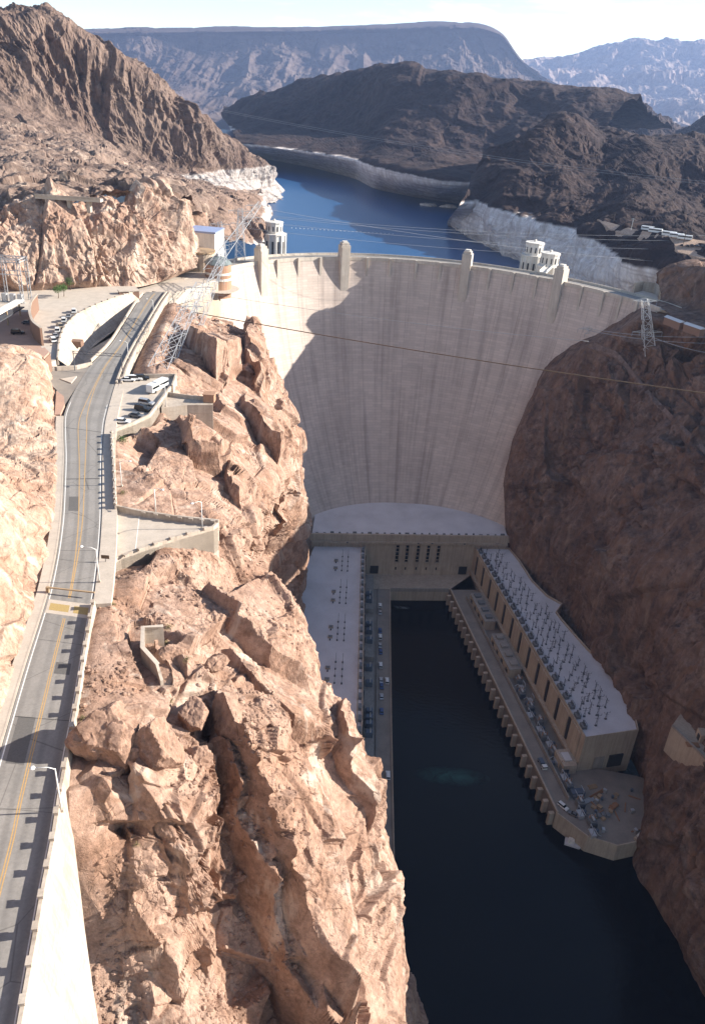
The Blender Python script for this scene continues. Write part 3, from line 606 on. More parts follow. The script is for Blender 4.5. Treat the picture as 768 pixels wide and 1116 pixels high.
terrain('right_hill', HB, 420, 520, [(60, 3.5, (1, 1.4, 1.6)), (24, 2.2, (1, 1, 1.5)), (10, 1.5, (1, 1, 1.3)), (5, .7, (1, 1, 1.1))], M['hill_rock'], seed=110, erode=[(170, 8, (1, 2.6, 1)), (45, 2, (1, 1.6, 1))],
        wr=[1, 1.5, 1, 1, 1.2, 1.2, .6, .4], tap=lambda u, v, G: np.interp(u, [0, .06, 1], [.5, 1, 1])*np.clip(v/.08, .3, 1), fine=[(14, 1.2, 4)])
HC = [  # far hill with the white band
 [P(255, 168, 126), P(300, 177, 126), P(345, 186, 126), P(385, 197, 126), P(410, 209, 126), P(470, 220, 126), P(520, 227, 126), P(620, 240, 126)],
 [P(256, 163.5, 146), P(300, 171, 146), P(345, 179, 146), P(386, 189, 146), P(411, 200, 146), P(471, 212, 146), P(521, 218, 146), P(620, 231, 146)],
 [P(258, 155, 176), P(301, 160.5, 176), P(346, 166, 176), P(388, 173, 176), P(413, 181, 176), P(473, 194, 176), P(523, 199, 176), P(624, 212, 176)]]
for xs_, ys_, fr_ in (((250, 300, 350, 395, 420, 480, 530, 640), (142, 142, 146, 150, 155, 168, 176, 185), .07), ((243, 290, 350, 398, 430, 490, 545, 660), (130, 120, 118, 118, 120, 132, 142, 150), .18), ((245, 272, 330, 385, 437, 500, 570, 690), (124, 112, 94, 84, 78, 88, 104, 118), .30),
    ((250, 280, 340, 395, 450, 520, 600, 705), (128, 116, 98, 90, 84, 96, 108, 124), .5), ((260, 290, 350, 410, 460, 540, 620, 730), (150, 145, 140, 135, 135, 140, 145, 150), .8)):
    HC.append([PY(x, y, max(HC[2][k][1], HC[0][k][1]*1.04)*(1+fr_)) for k, (x, y) in enumerate(zip(xs_, ys_))])
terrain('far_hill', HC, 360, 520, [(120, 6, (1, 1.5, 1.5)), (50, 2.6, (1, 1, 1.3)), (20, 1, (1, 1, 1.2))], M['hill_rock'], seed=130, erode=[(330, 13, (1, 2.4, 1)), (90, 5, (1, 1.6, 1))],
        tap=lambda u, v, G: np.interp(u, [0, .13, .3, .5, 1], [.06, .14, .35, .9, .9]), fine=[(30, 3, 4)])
HD = [[PY(600, 140, 2900), PY(640, 150, 2700), PY(690, 165, 2500), PY(760, 170, 2400), PY(900, 175, 2300)],
      [PY(585, 118, 3050), PY(630, 112, 2950), PY(668, 108, 2900), PY(700, 132, 2850), PY(760, 158, 2800)],
      [PY(560, 130, 3400), PY(620, 125, 3400), PY(670, 120, 3400), PY(720, 145, 3300), PY(800, 170, 3200)]]
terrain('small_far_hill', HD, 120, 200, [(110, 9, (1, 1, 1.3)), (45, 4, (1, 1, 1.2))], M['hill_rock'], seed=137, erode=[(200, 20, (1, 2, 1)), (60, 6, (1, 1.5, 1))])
HE = [[PY(700, 165, 1900), PY(735, 165, 1900), PY(790, 170, 1850), PY(900, 175, 1800)],
      [PY(735, 152, 2300), PY(752, 145, 2300), PY(785, 128, 2300), PY(900, 110, 2300)],
      [PY(740, 160, 2700), PY(770, 155, 2700), PY(820, 145, 2700), PY(940, 130, 2700)]]
widen(HE)
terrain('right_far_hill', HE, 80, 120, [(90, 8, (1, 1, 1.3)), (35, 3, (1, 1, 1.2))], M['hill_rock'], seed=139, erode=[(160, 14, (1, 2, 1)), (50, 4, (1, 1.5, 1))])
# flat-topped mountain: talus fans, cliff band, cap
def gully(V, n, G, amp, sz):
    u = V[:, 0]/sz+fbm(V/np.array([sz*2, sz*2, sz*2]), 3, 9)*.9
    return u
ME = [[PY(-40, 150, 5200), PY(105, 140, 5400), PY(190, 130, 5500), PY(260, 132, 5600), PY(340, 125, 5700), PY(430, 118, 5800), PY(490, 122, 5700), PY(528, 128, 5600), PY(548, 130, 5500), PY(566, 133, 5300), PY(590, 138, 5000), PY(625, 148, 4700)],
      [PY(-40, 98, 6800), PY(105, 90, 6800), PY(190, 95, 6900), PY(260, 92, 6900), PY(340, 90, 6900), PY(430, 90, 6900), PY(490, 92, 6800), PY(528, 96, 6700), PY(548, 99, 6600), PY(566, 102, 6500), PY(590, 106, 6300), PY(625, 114, 6000)],
      [PY(-40, 62, 7500), PY(105, 62, 7500), PY(190, 63, 7600), PY(260, 62, 7600), PY(340, 60, 7600), PY(430, 60, 7600), PY(490, 63, 7500), PY(528, 67, 7450), PY(548, 72, 7400), PY(566, 80, 7300), PY(590, 93, 7200), PY(625, 108, 7000)],
      [PY(-40, 42, 7650), PY(105, 41, 7650), PY(190, 40, 7750), PY(260, 40, 7750), PY(340, 38, 7750), PY(430, 37, 7750), PY(490, 36, 7650), PY(528, 38, 7600), PY(548, 46, 7550), PY(566, 68, 7450), PY(590, 86, 7300), PY(625, 103, 7200)],
      [PY(-40, 37, 7700), PY(105, 35, 7700), PY(190, 34, 7800), PY(260, 33, 7800), PY(340, 33, 7800), PY(430, 30, 7800), PY(490, 28.5, 7700), PY(528, 31, 7650), PY(548, 40, 7600), PY(566, 64, 7500), PY(590, 84, 7350), PY(625, 102, 7250)],
      [PY(-40, 37, 8800), PY(105, 35.5, 8800), PY(190, 35, 8800), PY(260, 34, 8800), PY(340, 34, 8800), PY(430, 31, 8800), PY(490, 29.5, 8800), PY(528, 33, 8800), PY(548, 43, 8800), PY(566, 66, 8800), PY(590, 86, 8800), PY(625, 103, 8800)],
      [PY(-40, 100, 10500), PY(105, 100, 10500), PY(190, 100, 10500), PY(260, 100, 10500), PY(340, 100, 10500), PY(430, 100, 10500), PY(490, 100, 10500), PY(528, 100, 10500), PY(548, 100, 10500), PY(566, 100, 10500), PY(590, 100, 10500), PY(625, 100, 10500)]]
def mesa_extra(V, n, G):
    nr, nc = G.shape[:2]; u = np.repeat(np.linspace(0, 1, nr), nc)
    w = np.interp(u, [0, .05, .35, .48, .56, .62, .7], [.3, 1, 1, .8, .45, .15, .05])
    q = V.copy(); q[:, 1:] *= .16
    g = 1-np.abs(vn(q/np.array([210, 210, 210])+fbm(q/500, 2, 4)[:, None]*.6, 151))*2
    g2 = ridged(q/np.array([80, 80, 80]), 3, 155)
    d = (g*95+g2*20)*w
    V[:, 1] -= d*.8; V[:, 2] += d*.35
    return V
terrain('mesa', ME, 300, 760, [(260, 30, (1, 1, 1.8)), (90, 18, (1, 1, 1.5)), (36, 8, (1, 1, 1))], M['mesa_rock'], seed=150, wr=[1.6, 1.8, 1.4, .8, .4, .2], extra=mesa_extra,
        tap=lambda u, v, G: np.interp(u, [0, .4, .55, .68, .8, 1], [.6, .6, 1, .8, .4, .2]))
RG = [[PY(540, 150, 6500), PY(620, 150, 6500), PY(700, 160, 6200), PY(768, 170, 5800), PY(900, 170, 5500)],
      [PY(560, 108, 9500), PY(630, 112, 9500), PY(700, 118, 9300), PY(768, 120, 9000), PY(900, 120, 8500)],
      [PY(560, 84, 11500), PY(630, 84, 11500), PY(700, 78, 11300), PY(768, 80, 11000), PY(900, 90, 10500)],
      [PY(570, 70, 12500), PY(610, 69, 12600), PY(690, 51, 12400), PY(768, 55, 12200), PY(900, 50, 12000)],
      [PY(570, 90, 15000), PY(620, 90, 15000), PY(700, 85, 15000), PY(768, 85, 15000), PY(900, 85, 15000)]]
widen(RG)
def range_extra(V, n, G):
    nr, nc = G.shape[:2]; u = np.repeat(np.linspace(0, 1, nr), nc); w = np.interp(u, [0, .1, .7, .76, 1], [.4, 1, .8, .45, .3])
    g = ridged(V/np.array([900, 1300, 900]), 5, 161, .55); V[:, 2] += g*95*w; return V
terrain('far_range', RG, 260, 420, [(500, 70, (1, 1, 1)), (200, 35, (1, 1, 1))], M['range_rock'], seed=160, extra=range_extra, tap=lambda u, v, G: np.interp(u, [0, .65, .75, 1], [1, .8, .35, .3]))

# ---- water
arc = [tuple(crest_pt(a, -10)[:2]) for a in np.linspace(-80, 80, 40)]
sheet('lake', arc+[(260, 380), (900, 420), (900, 2300), (350, 3000), (-700, 3000), (-900, 700), (-112, 620), (-112, 440)], 134, M['lake_water'])
sheet('river', [(-60, -300), (200, -300), (200, 452), (-60, 452)], 0, M['river_water'])
# ================================================================== THE DAM
dam = empty('dam', (DC[0], 540, 0), 0, 'huge curved concrete arch dam holding back the blue lake between the canyon walls', 'dam')
def rel(b, o):   # shift a mesh collected in world space under an Empty
    loc = o.matrix_world.translation if o.parent else o.location
    b.v = [(x-loc[0], y-loc[1], z-loc[2]) for x, y, z in b.v]; return b
def part(b, name, mat, o, **k):
    if o is not None: rel(b, o)
    return b.build(name, mat, o, **k)
aa = np.linspace(-84, 68.5, 260); zz = np.linspace(-12, 180, 110)
A_, Z_ = np.meshgrid(aa, zz); V = dam_pt(A_, Z_).reshape(-1, 3); arcm = np.concatenate([[0], np.cumsum(np.hypot(*np.diff(dam_pt(aa, 180+0*aa)[:, :2], axis=0).T))])
U = np.stack([np.broadcast_to(arcm, A_.shape).ravel(), Z_.ravel()], 1)
face = mesh_np('face', V-np.array(dam.location), gridF(110, 260), M['dam_concrete'], dam, uv=U)
def arc_wall(b, a0, a1, o0, o1, z0, z1, n=120):
    for i in range(n):
        p, q = a0+(a1-a0)*i/n, a0+(a1-a0)*(i+1)/n
        c = [crest_pt(p, o0), crest_pt(q, o0), crest_pt(q, o1), crest_pt(p, o1)]
        b.prism([t[:2] for t in c], z0, z1)
    return b
part(arc_wall(MB(), -80, 69, -13.6, -.02, 120, 179.0), 'crest_body', M['pale_concrete'], dam)
part(arc_wall(MB(), -74, 70, -12.6, -1.6, 179.0, 179.06), 'crest_road', M['asphalt'], dam)
part(arc_wall(MB(), -74, 70, -.5, .45, 178.2, 180.3), 'downstream_parapet', M['pale_concrete'], dam)
part(arc_wall(MB(), -74, 70, -13.9, -13.3, 178.2, 180.3), 'upstream_parapet', M['pale_concrete'], dam)
part(arc_wall(MB(), -74, 70, -1.62, -.5, 179.0, 179.2), 'walkway', M['walk_concrete'], dam)
def fin(x, w, proud, zb, zt):
    a = crest_angle(x); da = math.degrees(w/2/float(RC(a))); b = MB()
    c = [crest_pt(a-da, proud), crest_pt(a+da, proud), crest_pt(a+da, -1.2), crest_pt(a-da, -1.2)]
    bt = [crest_pt(a-da, proud-.3), crest_pt(a+da, proud-.3)]
    b.prism([t[:2] for t in c], zb, zt); return b, a
for x in (302, 325, 349, 400, 425.5, 453.6, 480, 534, 560, 585.5, 635, 659, 678, 696):
    b, a = fin(x, 1.5, 1.7, 158, 180.2); part(b, 'corbel_pier', M['pale_concrete'], dam)
for x in (285, 375, 508, 609.5):
    a = crest_angle(x); b = MB()
    def pr(b, w, o0, o1, z0, z1):
        da = math.degrees(w/2/float(RC(a))); b.prism([crest_pt(t, o)[:2] for t, o in ((a-da, o0), (a+da, o0), (a+da, o1), (a-da, o1))], z0, z1)
    pr(b, 6.2, 3.2, -3.6, 140, 187.5); pr(b, 5.2, 3.5, 3.2, 142, 186.4); pr(b, 4.8, 2.5, -2.9, 187.5, 189.0)
    t = part(b, 'elevator_tower', M['pale_concrete'], dam)
    b = MB(); pr(b, 3.0, 1.2, -1.6, 189.0, 190.0); rel(b, dam); b.build('tower_cap', M['white_render'], t)
    b = MB(); pr(b, 1.5, -3.62, -3.8, 179.3, 182.2); rel(b, dam); b.build('door', M['dark_steel'], t)
# left wing wall of the abutment
b = MB(); ab = [P(196, 318, 179)[:2], P(240, 306, 179)[:2], crest_pt(crest_angle(246), -8)[:2], P(215, 290, 179)[:2]]
b.prism([tuple(q) for q in ab], 150, 178.9); part(b, 'abutment_wall', M['tan_concrete'], dam)
# stained rectangle gallery opening and little ledges on the face
for x, y, w, h_ in ((481, 336, 12, 5), (430, 307, 1, 2)):
    p = dam_hit(x, y); a = math.degrees(math.atan2(p[0]-DC[0], p[1]-DC[1]))
# ================================================================== POWERHOUSE (three buildings)
ZR = 36.0
FLq, FRq = P(340, 582, ZR)[:2], P(553, 585, ZR)[:2]; FD = (FRq-FLq)/np.linalg.norm(FRq-FLq); FN = np.array([FD[1], -FD[0]]); FLEN = float(np.linalg.norm(FRq-FLq)); AF = math.atan2(FD[1], FD[0])
def fa(s_, t): q = FLq+FD*s_+FN*t; return (float(q[0]), float(q[1]))
def fa_px(x, y):
    d = ray(x, y); k = (FLq@FN)/(d[:2]@FN); q = d*k; return float((q[:2]-FLq)@FD), float(q[2]+CAMZ)
cen = empty('powerhouse_centre', (*fa(FLEN/2, 0), 0), 0, 'central powerhouse block with a broad pale roof at the foot of the dam', 'powerhouse')
bk = [(343, 561), (352, 557), (370, 553), (400, 550.5), (440, 549), (480, 550.5), (510, 555), (530, 562), (548, 573)]
back = [P(x, y, ZR)+np.array([0, 6, 0]) for x, y in bk]
def fbox(name, s0, s1, t0, t1, z0, z1, mat, parent=None, o=None):
    b = MB(); b.prism([fa(s0, t1), fa(s1, t1), fa(s1, t0), fa(s0, t0)], z0, z1); rel(b, cen); return b.build(name, mat, parent or cen)
b = MB(); b.prism([fa(0, 0), fa(FLEN, 0)]+[tuple(q[:2]) for q in back[::-1]], 2, ZR); part(b, 'roof_block', M['roof_gravel'], cen)
fbox('cornice', -1.2, FLEN+1.2, .05, 1.4, ZR-3.6, ZR+.9, M['tan_concrete'])
fbox('ledge', 0, FLEN, .02, 2.4, ZR-5.0, ZR-3.603, M['tan_concrete'])
fbox('front_wall', 0, FLEN, .01, 1.1, 2, ZR-5.003, M['tan_concrete'])
for x in (432, 442.6, 454.3, 465.3, 476.3):
    sc, zc = fa_px(x, 605); w = fbox('tall_window', sc-.85, sc+.85, 1.0, 1.4, 18, 29.5, M['black_glass'])
    for j in range(4): fbox('window_bar', sc-.95, sc+.95, 1.2, 1.6, 19.4+j*2.75, 19.75+j*2.75, M['tan_concrete'], w)
    b = MB()
    for s0, s1, z0, z1, tt_ in ((sc-1.4, sc-1.0, 17.5, 30.1, 1.7), (sc+1.0, sc+1.4, 17.5, 30.1, 1.7), (sc-1.4, sc+1.4, 30.103, 30.5, 1.75), (sc-1.5, sc+1.5, 17.1, 17.497, 1.9)): b.prism([fa(s0, tt_), fa(s1, tt_), fa(s1, 1.02), fa(s0, 1.02)], z0, z1)
    rel(b, cen); b.build('window_frame', M['tan_concrete'], w)
    fbox('vent', sc-.45, sc+.45, 1.0, 1.3, 12, 13.8, M['slot_dark'])
for sc in (39.5, 95.5): fbox('doorway', sc-2.6, sc+2.6, 1.0, 1.35, 9, 14.6, M['slot_dark'])
for x in (378, 455, 470, 505):
    sc, zc = fa_px(x, 591); fbox('floodlight', sc-.5, sc+.5, 1.4, 2.6, 31.4, 32.2, M['dark_steel'])
fbox('front_deck', 33, 101, 1.11, 17.6, -6, 8.2, M['tan_concrete'])
fbox('deck_parapet', 48, 84, 17.603, 18.1, 6.8, 9.2, M['grey_concrete'])
rg_ = random.Random(4)
for k in range(26):
    sc = 3+k*(FLEN-6)/25; t_ = -1.1-rg_.random()*.5; b = MB(); q = fa(sc, t_); h_ = rg_.uniform(.5, 1.3); b.box((q[0], q[1], ZR+h_/2), (rg_.uniform(.8, 2.6), .9, h_), AF); part(b, 'roof_vent', M['machine_grey'], cen)
# ---- left wing
ZW = 28.0
lwp = [P(398, 597, ZW), P(395, 790, ZW), P(392, 830, ZW), P(391, 845, ZW)]
lwp = [tuple(q[:2]) for q in lwp]; lx = [(-38, 225), (-36, 300), (-33, 372), (-30, 410), (-24, 430.5), (8.1, 430.5)]
lwp[0] = fa(33, .3)
lw = empty('powerhouse_wing', (-10, 330, 0), 0, 'left powerhouse wing with flat pale roof under the sunlit cliff', 'powerhouse')
b = MB(); b.prism([(-38, lwp[-1][1]), lwp[3], lwp[2], lwp[1], lwp[0], fa(1.5, .3), (-26, 385), (-30, 350), (-36, 300)], -4, ZW-.4); part(b, 'wall', M['tan_concrete'], lw)
b = MB(); b.prism([(-37.5, lwp[-1][1]+.3), (lwp[3][0]-.6, lwp[3][1]+.3), (lwp[1][0]-.6, lwp[1][1]), (lwp[0][0]-.6, lwp[0][1]-.2), (fa(1.8, .5)), (-25.6, 385), (-29.6, 350), (-35.6, 300)], ZW-.397, ZW); part(b, 'roof', M['roof_gravel'], lw)
b = MB(); b.wall([lwp[3], lwp[1], lwp[0]], .55, ZW-.5, ZW+.9); part(b, 'parapet', M['tan_concrete'], lw)
e0, e1 = np.array(lwp[0]), np.array(lwp[1]); LD = (e1-e0)/np.linalg.norm(e1-e0); LN = np.array([LD[1], -LD[0]]); LN = LN*(-1 if LN[0] > 0 else 1)   # LN: towards the cliff
def lwpt(s, t): q = e0+LD*s+LN*t; return (q[0], q[1])
ang = math.atan2(LD[1], LD[0])
for k in range(16):
    s = 5+k*10.2; b = MB(); q = lwpt(s+3.5, -.3); b.box((q[0], q[1], 20), (1.0, .8, 13), ang); part(b, 'window_slot', M['slot_dark'], lw)
# left lower deck, roadway, river wall
ld = empty('ramp_deck', (14, 320, 0), 0, 'left service road deck between powerhouse wing and dark river', 'ramp')
ri = [P(425, 655, 8.5), P(425.5, 690, 8.5), P(427, 800, 8.5), P(429, 900, 8.5), P(431, 990, 8.5), P(432, 1020, 8.5)]
ri = [tuple(q[:2]) for q in ri]; ri[0] = fa(48, 18)
b = MB(); b.prism([(-8, ri[-1][1])]+ri[::-1]+[fa(33.5, 18), lwp[0], lwp[1], lwp[3]], -5, 8.3); part(b, 'deck', M['deck_concrete'], ld)
b = MB(); b.wall(ri, -.4, -6, 9.2); part(b, 'river_wall', M['tan_concrete'], ld)
b = MB(); mid = [(a[0]-7.6, a[1]) for a in ri[:5]]; b.wall(mid, .35, 8, 9.4); part(b, 'kerb_wall', M['grey_concrete'], ld)
# pale deck slabs and steps beside the wing
for k in range(4):
    s = 6+k*44; b = MB(); q0, q1, q2, q3 = lwpt(s, -.9), lwpt(s+36, -.9), lwpt(s+36, -6.2), lwpt(s, -6.2); b.prism([q0, q1, q2, q3][::-1], 8.0, 11.2); part(b, 'transformer_bay', M['grey_concrete'], ld)
# ---- right wing
rwp = [P(517, 597, ZW), P(637, 805, ZW), P(695, 797, ZW), P(690, 775, ZW), P(668, 735, ZW), P(640, 708, ZW), P(624, 690, ZW), P(612, 676, ZW), P(606, 668, ZW), P(612, 659, ZW), P(596, 650, ZW), P(580, 634, ZW), P(566, 612, ZW), P(556, 597, ZW)]
rwp = [tuple(q[:2]) for q in rwp]; rwp[0] = fa(101.2, 1.15); rwp[-1] = fa(123.0, 1.15)
rw = empty('powerhouse_wing', (100, 340, 0), 0, 'right powerhouse wing with dark window slots and masts crowding its roof', 'powerhouse')
b = MB(); b.prism(rwp, 4, ZW-.4); part(b, 'wall', M['tan_concrete'], rw)
cx, cy = np.mean(rwp, axis=0)
ins = []
nP = len(rwp)
for i in range(nP):
    a, c, d = np.array(rwp[i-1]), np.array(rwp[i]), np.array(rwp[(i+1) % nP]); e = (d-a)/np.linalg.norm(d-a); ins.append(tuple(c+np.array([-e[1], e[0]])*.8))
b = MB(); b.prism(ins, ZW-.397, ZW+.05); part(b, 'roof', M['roof_gravel'], rw)
b = MB(); b.wall(rwp+[rwp[0]], .5, ZW-.5, ZW+1.0); part(b, 'parapet', M['tan_concrete'], rw)
f0, f1 = np.array(rwp[0]), np.array(rwp[1]); RD = (f1-f0)/np.linalg.norm(f1-f0); RN = np.array([RD[1], -RD[0]]); RN = RN*(1 if RN[0] < 0 else -1)   # RN: towards the river
RLn = np.linalg.norm(f1-f0); angr = math.atan2(RD[1], RD[0])
def rwpt(s, t): q = f0+RD*s+RN*t; return (q[0], q[1])
for k in range(12):
    s = 8+k*(RLn-10)/12; q = rwpt(s, .1); b = MB(); b.box((q[0], q[1], 20.2), (1.6, .9, 12.5), angr); part(b, 'window_slot', M['slot_dark'], rw)
    q = rwpt(s+6.4, .25); b = MB(); b.box((q[0], q[1], 20.2), (9.6, .55, 14.2), angr); part(b, 'wall_panel', M['tan_concrete'], rw)
b = MB(); q = rwpt(RLn/2, .9); b.box((q[0], q[1], 12.6), (RLn-2, 2.0, .5), angr); part(b, 'base_ledge', M['tan_concrete'], rw)
gq = np.array(rwp[1])*.3+np.array(rwp[2])*.7; gd = np.array(rwp[2])-np.array(rwp[1]); ga = math.atan2(gd[1], gd[0])
b = MB(); b.box((gq[0], gq[1]-.2, 12.0), (7, .8, 7), ga); part(b, 'gate_door', M['slot_dark'], rw)
gq2 = np.array(rwp[1])*.62+np.array(rwp[2])*.38; b = MB(); b.box((gq2[0], gq2[1]-.2, 12.0), (5, .7, 6.6), ga); part(b, 'rolling_door', M['grey_concrete'], rw)
b = MB(); c0, c1 = rwpt(RLn-9, 1.0), rwpt(RLn+1.2, 1.0); c2, c3 = rwpt(RLn+1.2, 7.5), rwpt(RLn-9, 7.5); b.prism([c0, c1, c2, c3][::-1], 8, 13.2); ann = part(b, 'annex', M['tan_concrete'], rw)
b = MB(); q = rwpt(RLn-4, 4.2); b.box((q[0], q[1], 13.6), (5, 3.5, .7), angr); rel(b, rw); b.build('annex_roof', M['shed_roof'], ann)
# ---- right ramp: river wall with fins, roadway, transformer deck
rd = empty('ramp_deck', (80, 330, 0), 0, 'right service road deck on concrete piers along the dark river', 'ramp')
g0, g1 = np.array(P(487, 641, 8.5)[:2]), np.array(P(606, 886, 8.5)[:2]); g0 = np.array(fa(84.5, 17.7)); GD = (g1-g0)/np.linalg.norm(g1-g0); GL = np.linalg.norm(g1-g0); GN = np.array([-GD[1], GD[0]]); GN = GN*(1 if GN[0] < 0 else -1)
def gpt(s, t): q = g0+GD*s+GN*t; return (q[0], q[1])
agr = math.atan2(GD[1], GD[0])
yard = [P(606, 886, 8.2), P(640, 912, 8.2), P(672, 922, 8.2), P(705, 915, 8.2), P(716, 880, 8.2), P(706, 850, 8.2)]
yard = [tuple(q[:2]) for q in yard]
b = MB(); b.prism([gpt(0, 0), gpt(GL, 0)]+yard[1:]+[(137, 264), (112, 268), rwp[0]], -2, 8.2); part(b, 'deck', M['deck_concrete'], rd)
for k in range(26):
    s = 4+k*(GL-6)/25; b = MB(); q = gpt(s, 1.0); b.box((q[0], q[1], 2.0), (1.5, 2.6, 9.6), agr); part(b, 'pier', M['tan_concrete'], rd)
b = MB(); b.wall([gpt(0, .0), gpt(GL, 0)], .8, 7.0, 9.3); part(b, 'river_parapet', M['tan_concrete'], rd)
b = MB(); b.wall([gpt(10, -7.6), gpt(GL-6, -7.6)], .5, 8.0, 10.4); part(b, 'retaining_wall', M['grey_concrete'], rd)
b = MB(); b.wall(yard[:4], -.5, -3, 9.0); part(b, 'yard_wall', M['tan_concrete'], rd)
b = MB(); b.wall([gpt(12, -7.3), gpt(GL-8, -7.3)], .12, 8.205, 8.25); part(b, 'gutter', M['slot_dark'], rd)
# ================================================================== ROAD FURNITURE
def strip(name, f, i0, i1, w, mat, dz=.006):
    V = []
    for i in range(i0, i1):
        fi = f(i) if callable(f) else f; c = gL[i]*(1-fi)+gR[i]*fi; d = gR[i]-gL[i]; d = d/np.linalg.norm(d)
        V += [c-d*w/2+np.array([0, 0, dz]), c+d*w/2+np.array([0, 0, dz])]
    return tag(mesh_np(name, np.array(V), gridF(i1-i0, 2), mat), kind='structure')
iY = lambda y: int(np.argmin([abs(project(gL[i]*.5+gR[i]*.5)[1]-y) for i in range(160)]))
i_x = iY(663); i_a = iY(565); i_b = iY(470); i_c = iY(432)
def fy(i):   # centre stripe position; splits in two round the turning lane
    return .46
strip('edge_line', .05, 0, iY(437), .18, M['white_paint']); strip('edge_line', .95, 0, iY(437), .16, M['white_paint'])
def fl_(sg):
    return lambda i: .47+sg*(.018+.085*np.interp(i, [i_a-14, (i_a+i_b)//2, i_b+2, i_c], [0, .55, 1.0, .75]) if i > i_a-14 else .47+sg*.018-.47) if False else .47+sg*(.018+.09*float(np.interp(i, [i_a-14, (i_a+i_b)/2, i_b, i_b+8, i_c+4], [0, .6, 1.0, .35, 0])))
for sg in (-1, 1):
    strip('centre_line', fl_(sg), 0, i_x-2, .15, M['yellow_paint']); strip('centre_line', fl_(sg), i_x+3, 158, .19, M['yellow_paint'])
# raised crossing
def quad(name, f0, f1, i0, i1, dz, mat, o=None):
    b = MB(); V = []
    for i in np.linspace(i0, i1, 6):
        k = int(i); t = i-k
        for f in (f0, f1): V.append(road_at(f, k, dz)*(1-t)+road_at(f, k+1, dz)*t)
    return tag(mesh_np(name, np.array(V), gridF(6, 2), mat), kind='structure')
quad('crosswalk', .04, .97, iY(672)+.0, iY(656), .010, M['walk_concrete'])
quad('crosswalk_paving', .10, .52, iY(668), iY(660), .015, M['brick_yellow']); quad('crosswalk_paving', .62, .93, iY(668), iY(660), .015, M['brick_yellow'])
for k, (y, ra_, rb_, w_) in enumerate(((700, .02, .98, .02), (790, .03, .97, .02), (884, .02, .98, .018), (600, .03, .97, .03), (520, .02, .98, .03), (470, .03, .97, .03))):
    quad('road_seam_shadow', ra_, rb_, iY(y)+.1, iY(y)+.1+w_*3, .004, M['tar'])  # dark strips painted in for thin line shadows as well as tar seams
for y, ra_, rb_, L_ in ((735, .52, .80, 3), (560, .15, .40, 2.4), (840, .12, .40, 4)):
    quad('road_patch', ra_, rb_, iY(y)+.2, iY(y)+.2+L_, .003, M['patch_asphalt'])
# kerbs
b = MB(); pts = [gL[i]-(gR[i]-gL[i])/np.linalg.norm(gR[i]-gL[i])*.1 for i in range(0, iY(452), 2)]; b.wall([p[:2] for p in pts], .35, [p[2]-.5 for p in pts], [p[2]+.14 for p in pts]); tag(b.build('kerb', M['walk_concrete']), kind='structure')
pts = [gL[i]-(gR[i]-gL[i])/np.linalg.norm(gR[i]-gL[i])*.46 for i in range(0, iY(452), 2)]
b = MB(); b.wall([p[:2] for p in pts], 1.7, [p[2]-1.5 for p in pts], [p[2]+.11 for p in pts]); tag(b.build('pavement', M['walk_concrete']), kind='structure')
# near parapet: solid wall with raised posts, battered outer face down to the rock
def outward(i, d): v = gR[i]-gL[i]; v[2] = 0; v /= np.linalg.norm(v); return gR[i]+v*d
def parapet(label, i0, i1, step, drop, post, name='parapet_wall', batter=.2, h=1.05, th=.45):
    o = empty(name, outward(i0, 0), 0, label, 'wall'); n0 = list(range(i0, i1)); V = []
    for i in n0:
        a, c, dn = outward(i, 0), outward(i, th), drop(i)
        V += [a+(0, 0, -.3), a+(0, 0, h), c+(0, 0, h), outward(i, th+dn*batter)+(0, 0, -dn)]
    V = np.array(V)-np.array(o.location); F = []
    for k in range(len(n0)-1):
        for j in range(3): F.append((k*4+j, k*4+j+1, k*4+5+j, k*4+4+j))
    mesh_np('wall', V, np.array(F)[:, ::-1], M['wall_concrete'], o, smooth=False)
    s = _s[i0]+1.2
    while s < _s[i1-1]-1:
        i = int(np.searchsorted(_s, s))-1; t = (s-_s[i])/(_s[i+1]-_s[i]); p = outward(i, th*.5)*(1-t)+outward(i+1, th*.5)*t; d = gR[i+1]-gR[i]; b = MB(); an = math.atan2(d[1], d[0])
        b.box((p[0], p[1], p[2]+h+post/2+.002), (.9, th+.1, post), an); b.box((p[0], p[1], p[2]+h+post+.05), (1.05, th+.22, .1), an)
        part(b, 'post', M['wall_concrete'], o); s += step
    return o
i640 = iY(652)
parapet('long pale parapet wall with raised posts along the near road edge', 0, i640, 4.05, lambda i: float(np.interp(project(outward(i, .5))[1], [700, 820, 868, 935, 1005, 1116, 1500], [1.5, 2, 4, 13, 24, 36, 40])), .5)
pA, pB = iY(556), iY(468)
def upper_wall(i): return outward(i, 2.6)
o = empty('parapet_wall', upper_wall(pA), 0, 'stone parapet wall with posts between the terrace and the car park', 'wall')
b = MB(); pts = [P(125.5, 556, 186.4), P(124.5, 540, 186.2), P(123.5, 515, 185.8), P(122, 492, 185.4), P(121, 473, 185.0)]; pl = np.array(pts); tt = np.linspace(0, 4, 25); pl = cr(pl, tt)
b.wall([p[:2] for p in pl], -.45, [p[2]-3 for p in pl], [p[2]+1.1 for p in pl]); part(b, 'wall', M['wall_concrete'], o)
for k in range(1, 25, 2):
    p = pl[k]; b = MB(); b.box((p[0]+.22, p[1], p[2]+1.35), (.55, 1.1, .5)); part(b, 'post', M['wall_concrete'], o)
b = MB(); pC, pD = iY(655), iY(417); sw = [tuple(outward(i, .02)[:2]) for i in range(pC, pD)]; sz = [gR[i][2] for i in range(pC, pD)]
b.wall(sw, -3.2, [z-1.5 for z in sz], [z+.13 for z in sz]); tag(b.build('pavement', M['walk_concrete']), kind='structure')
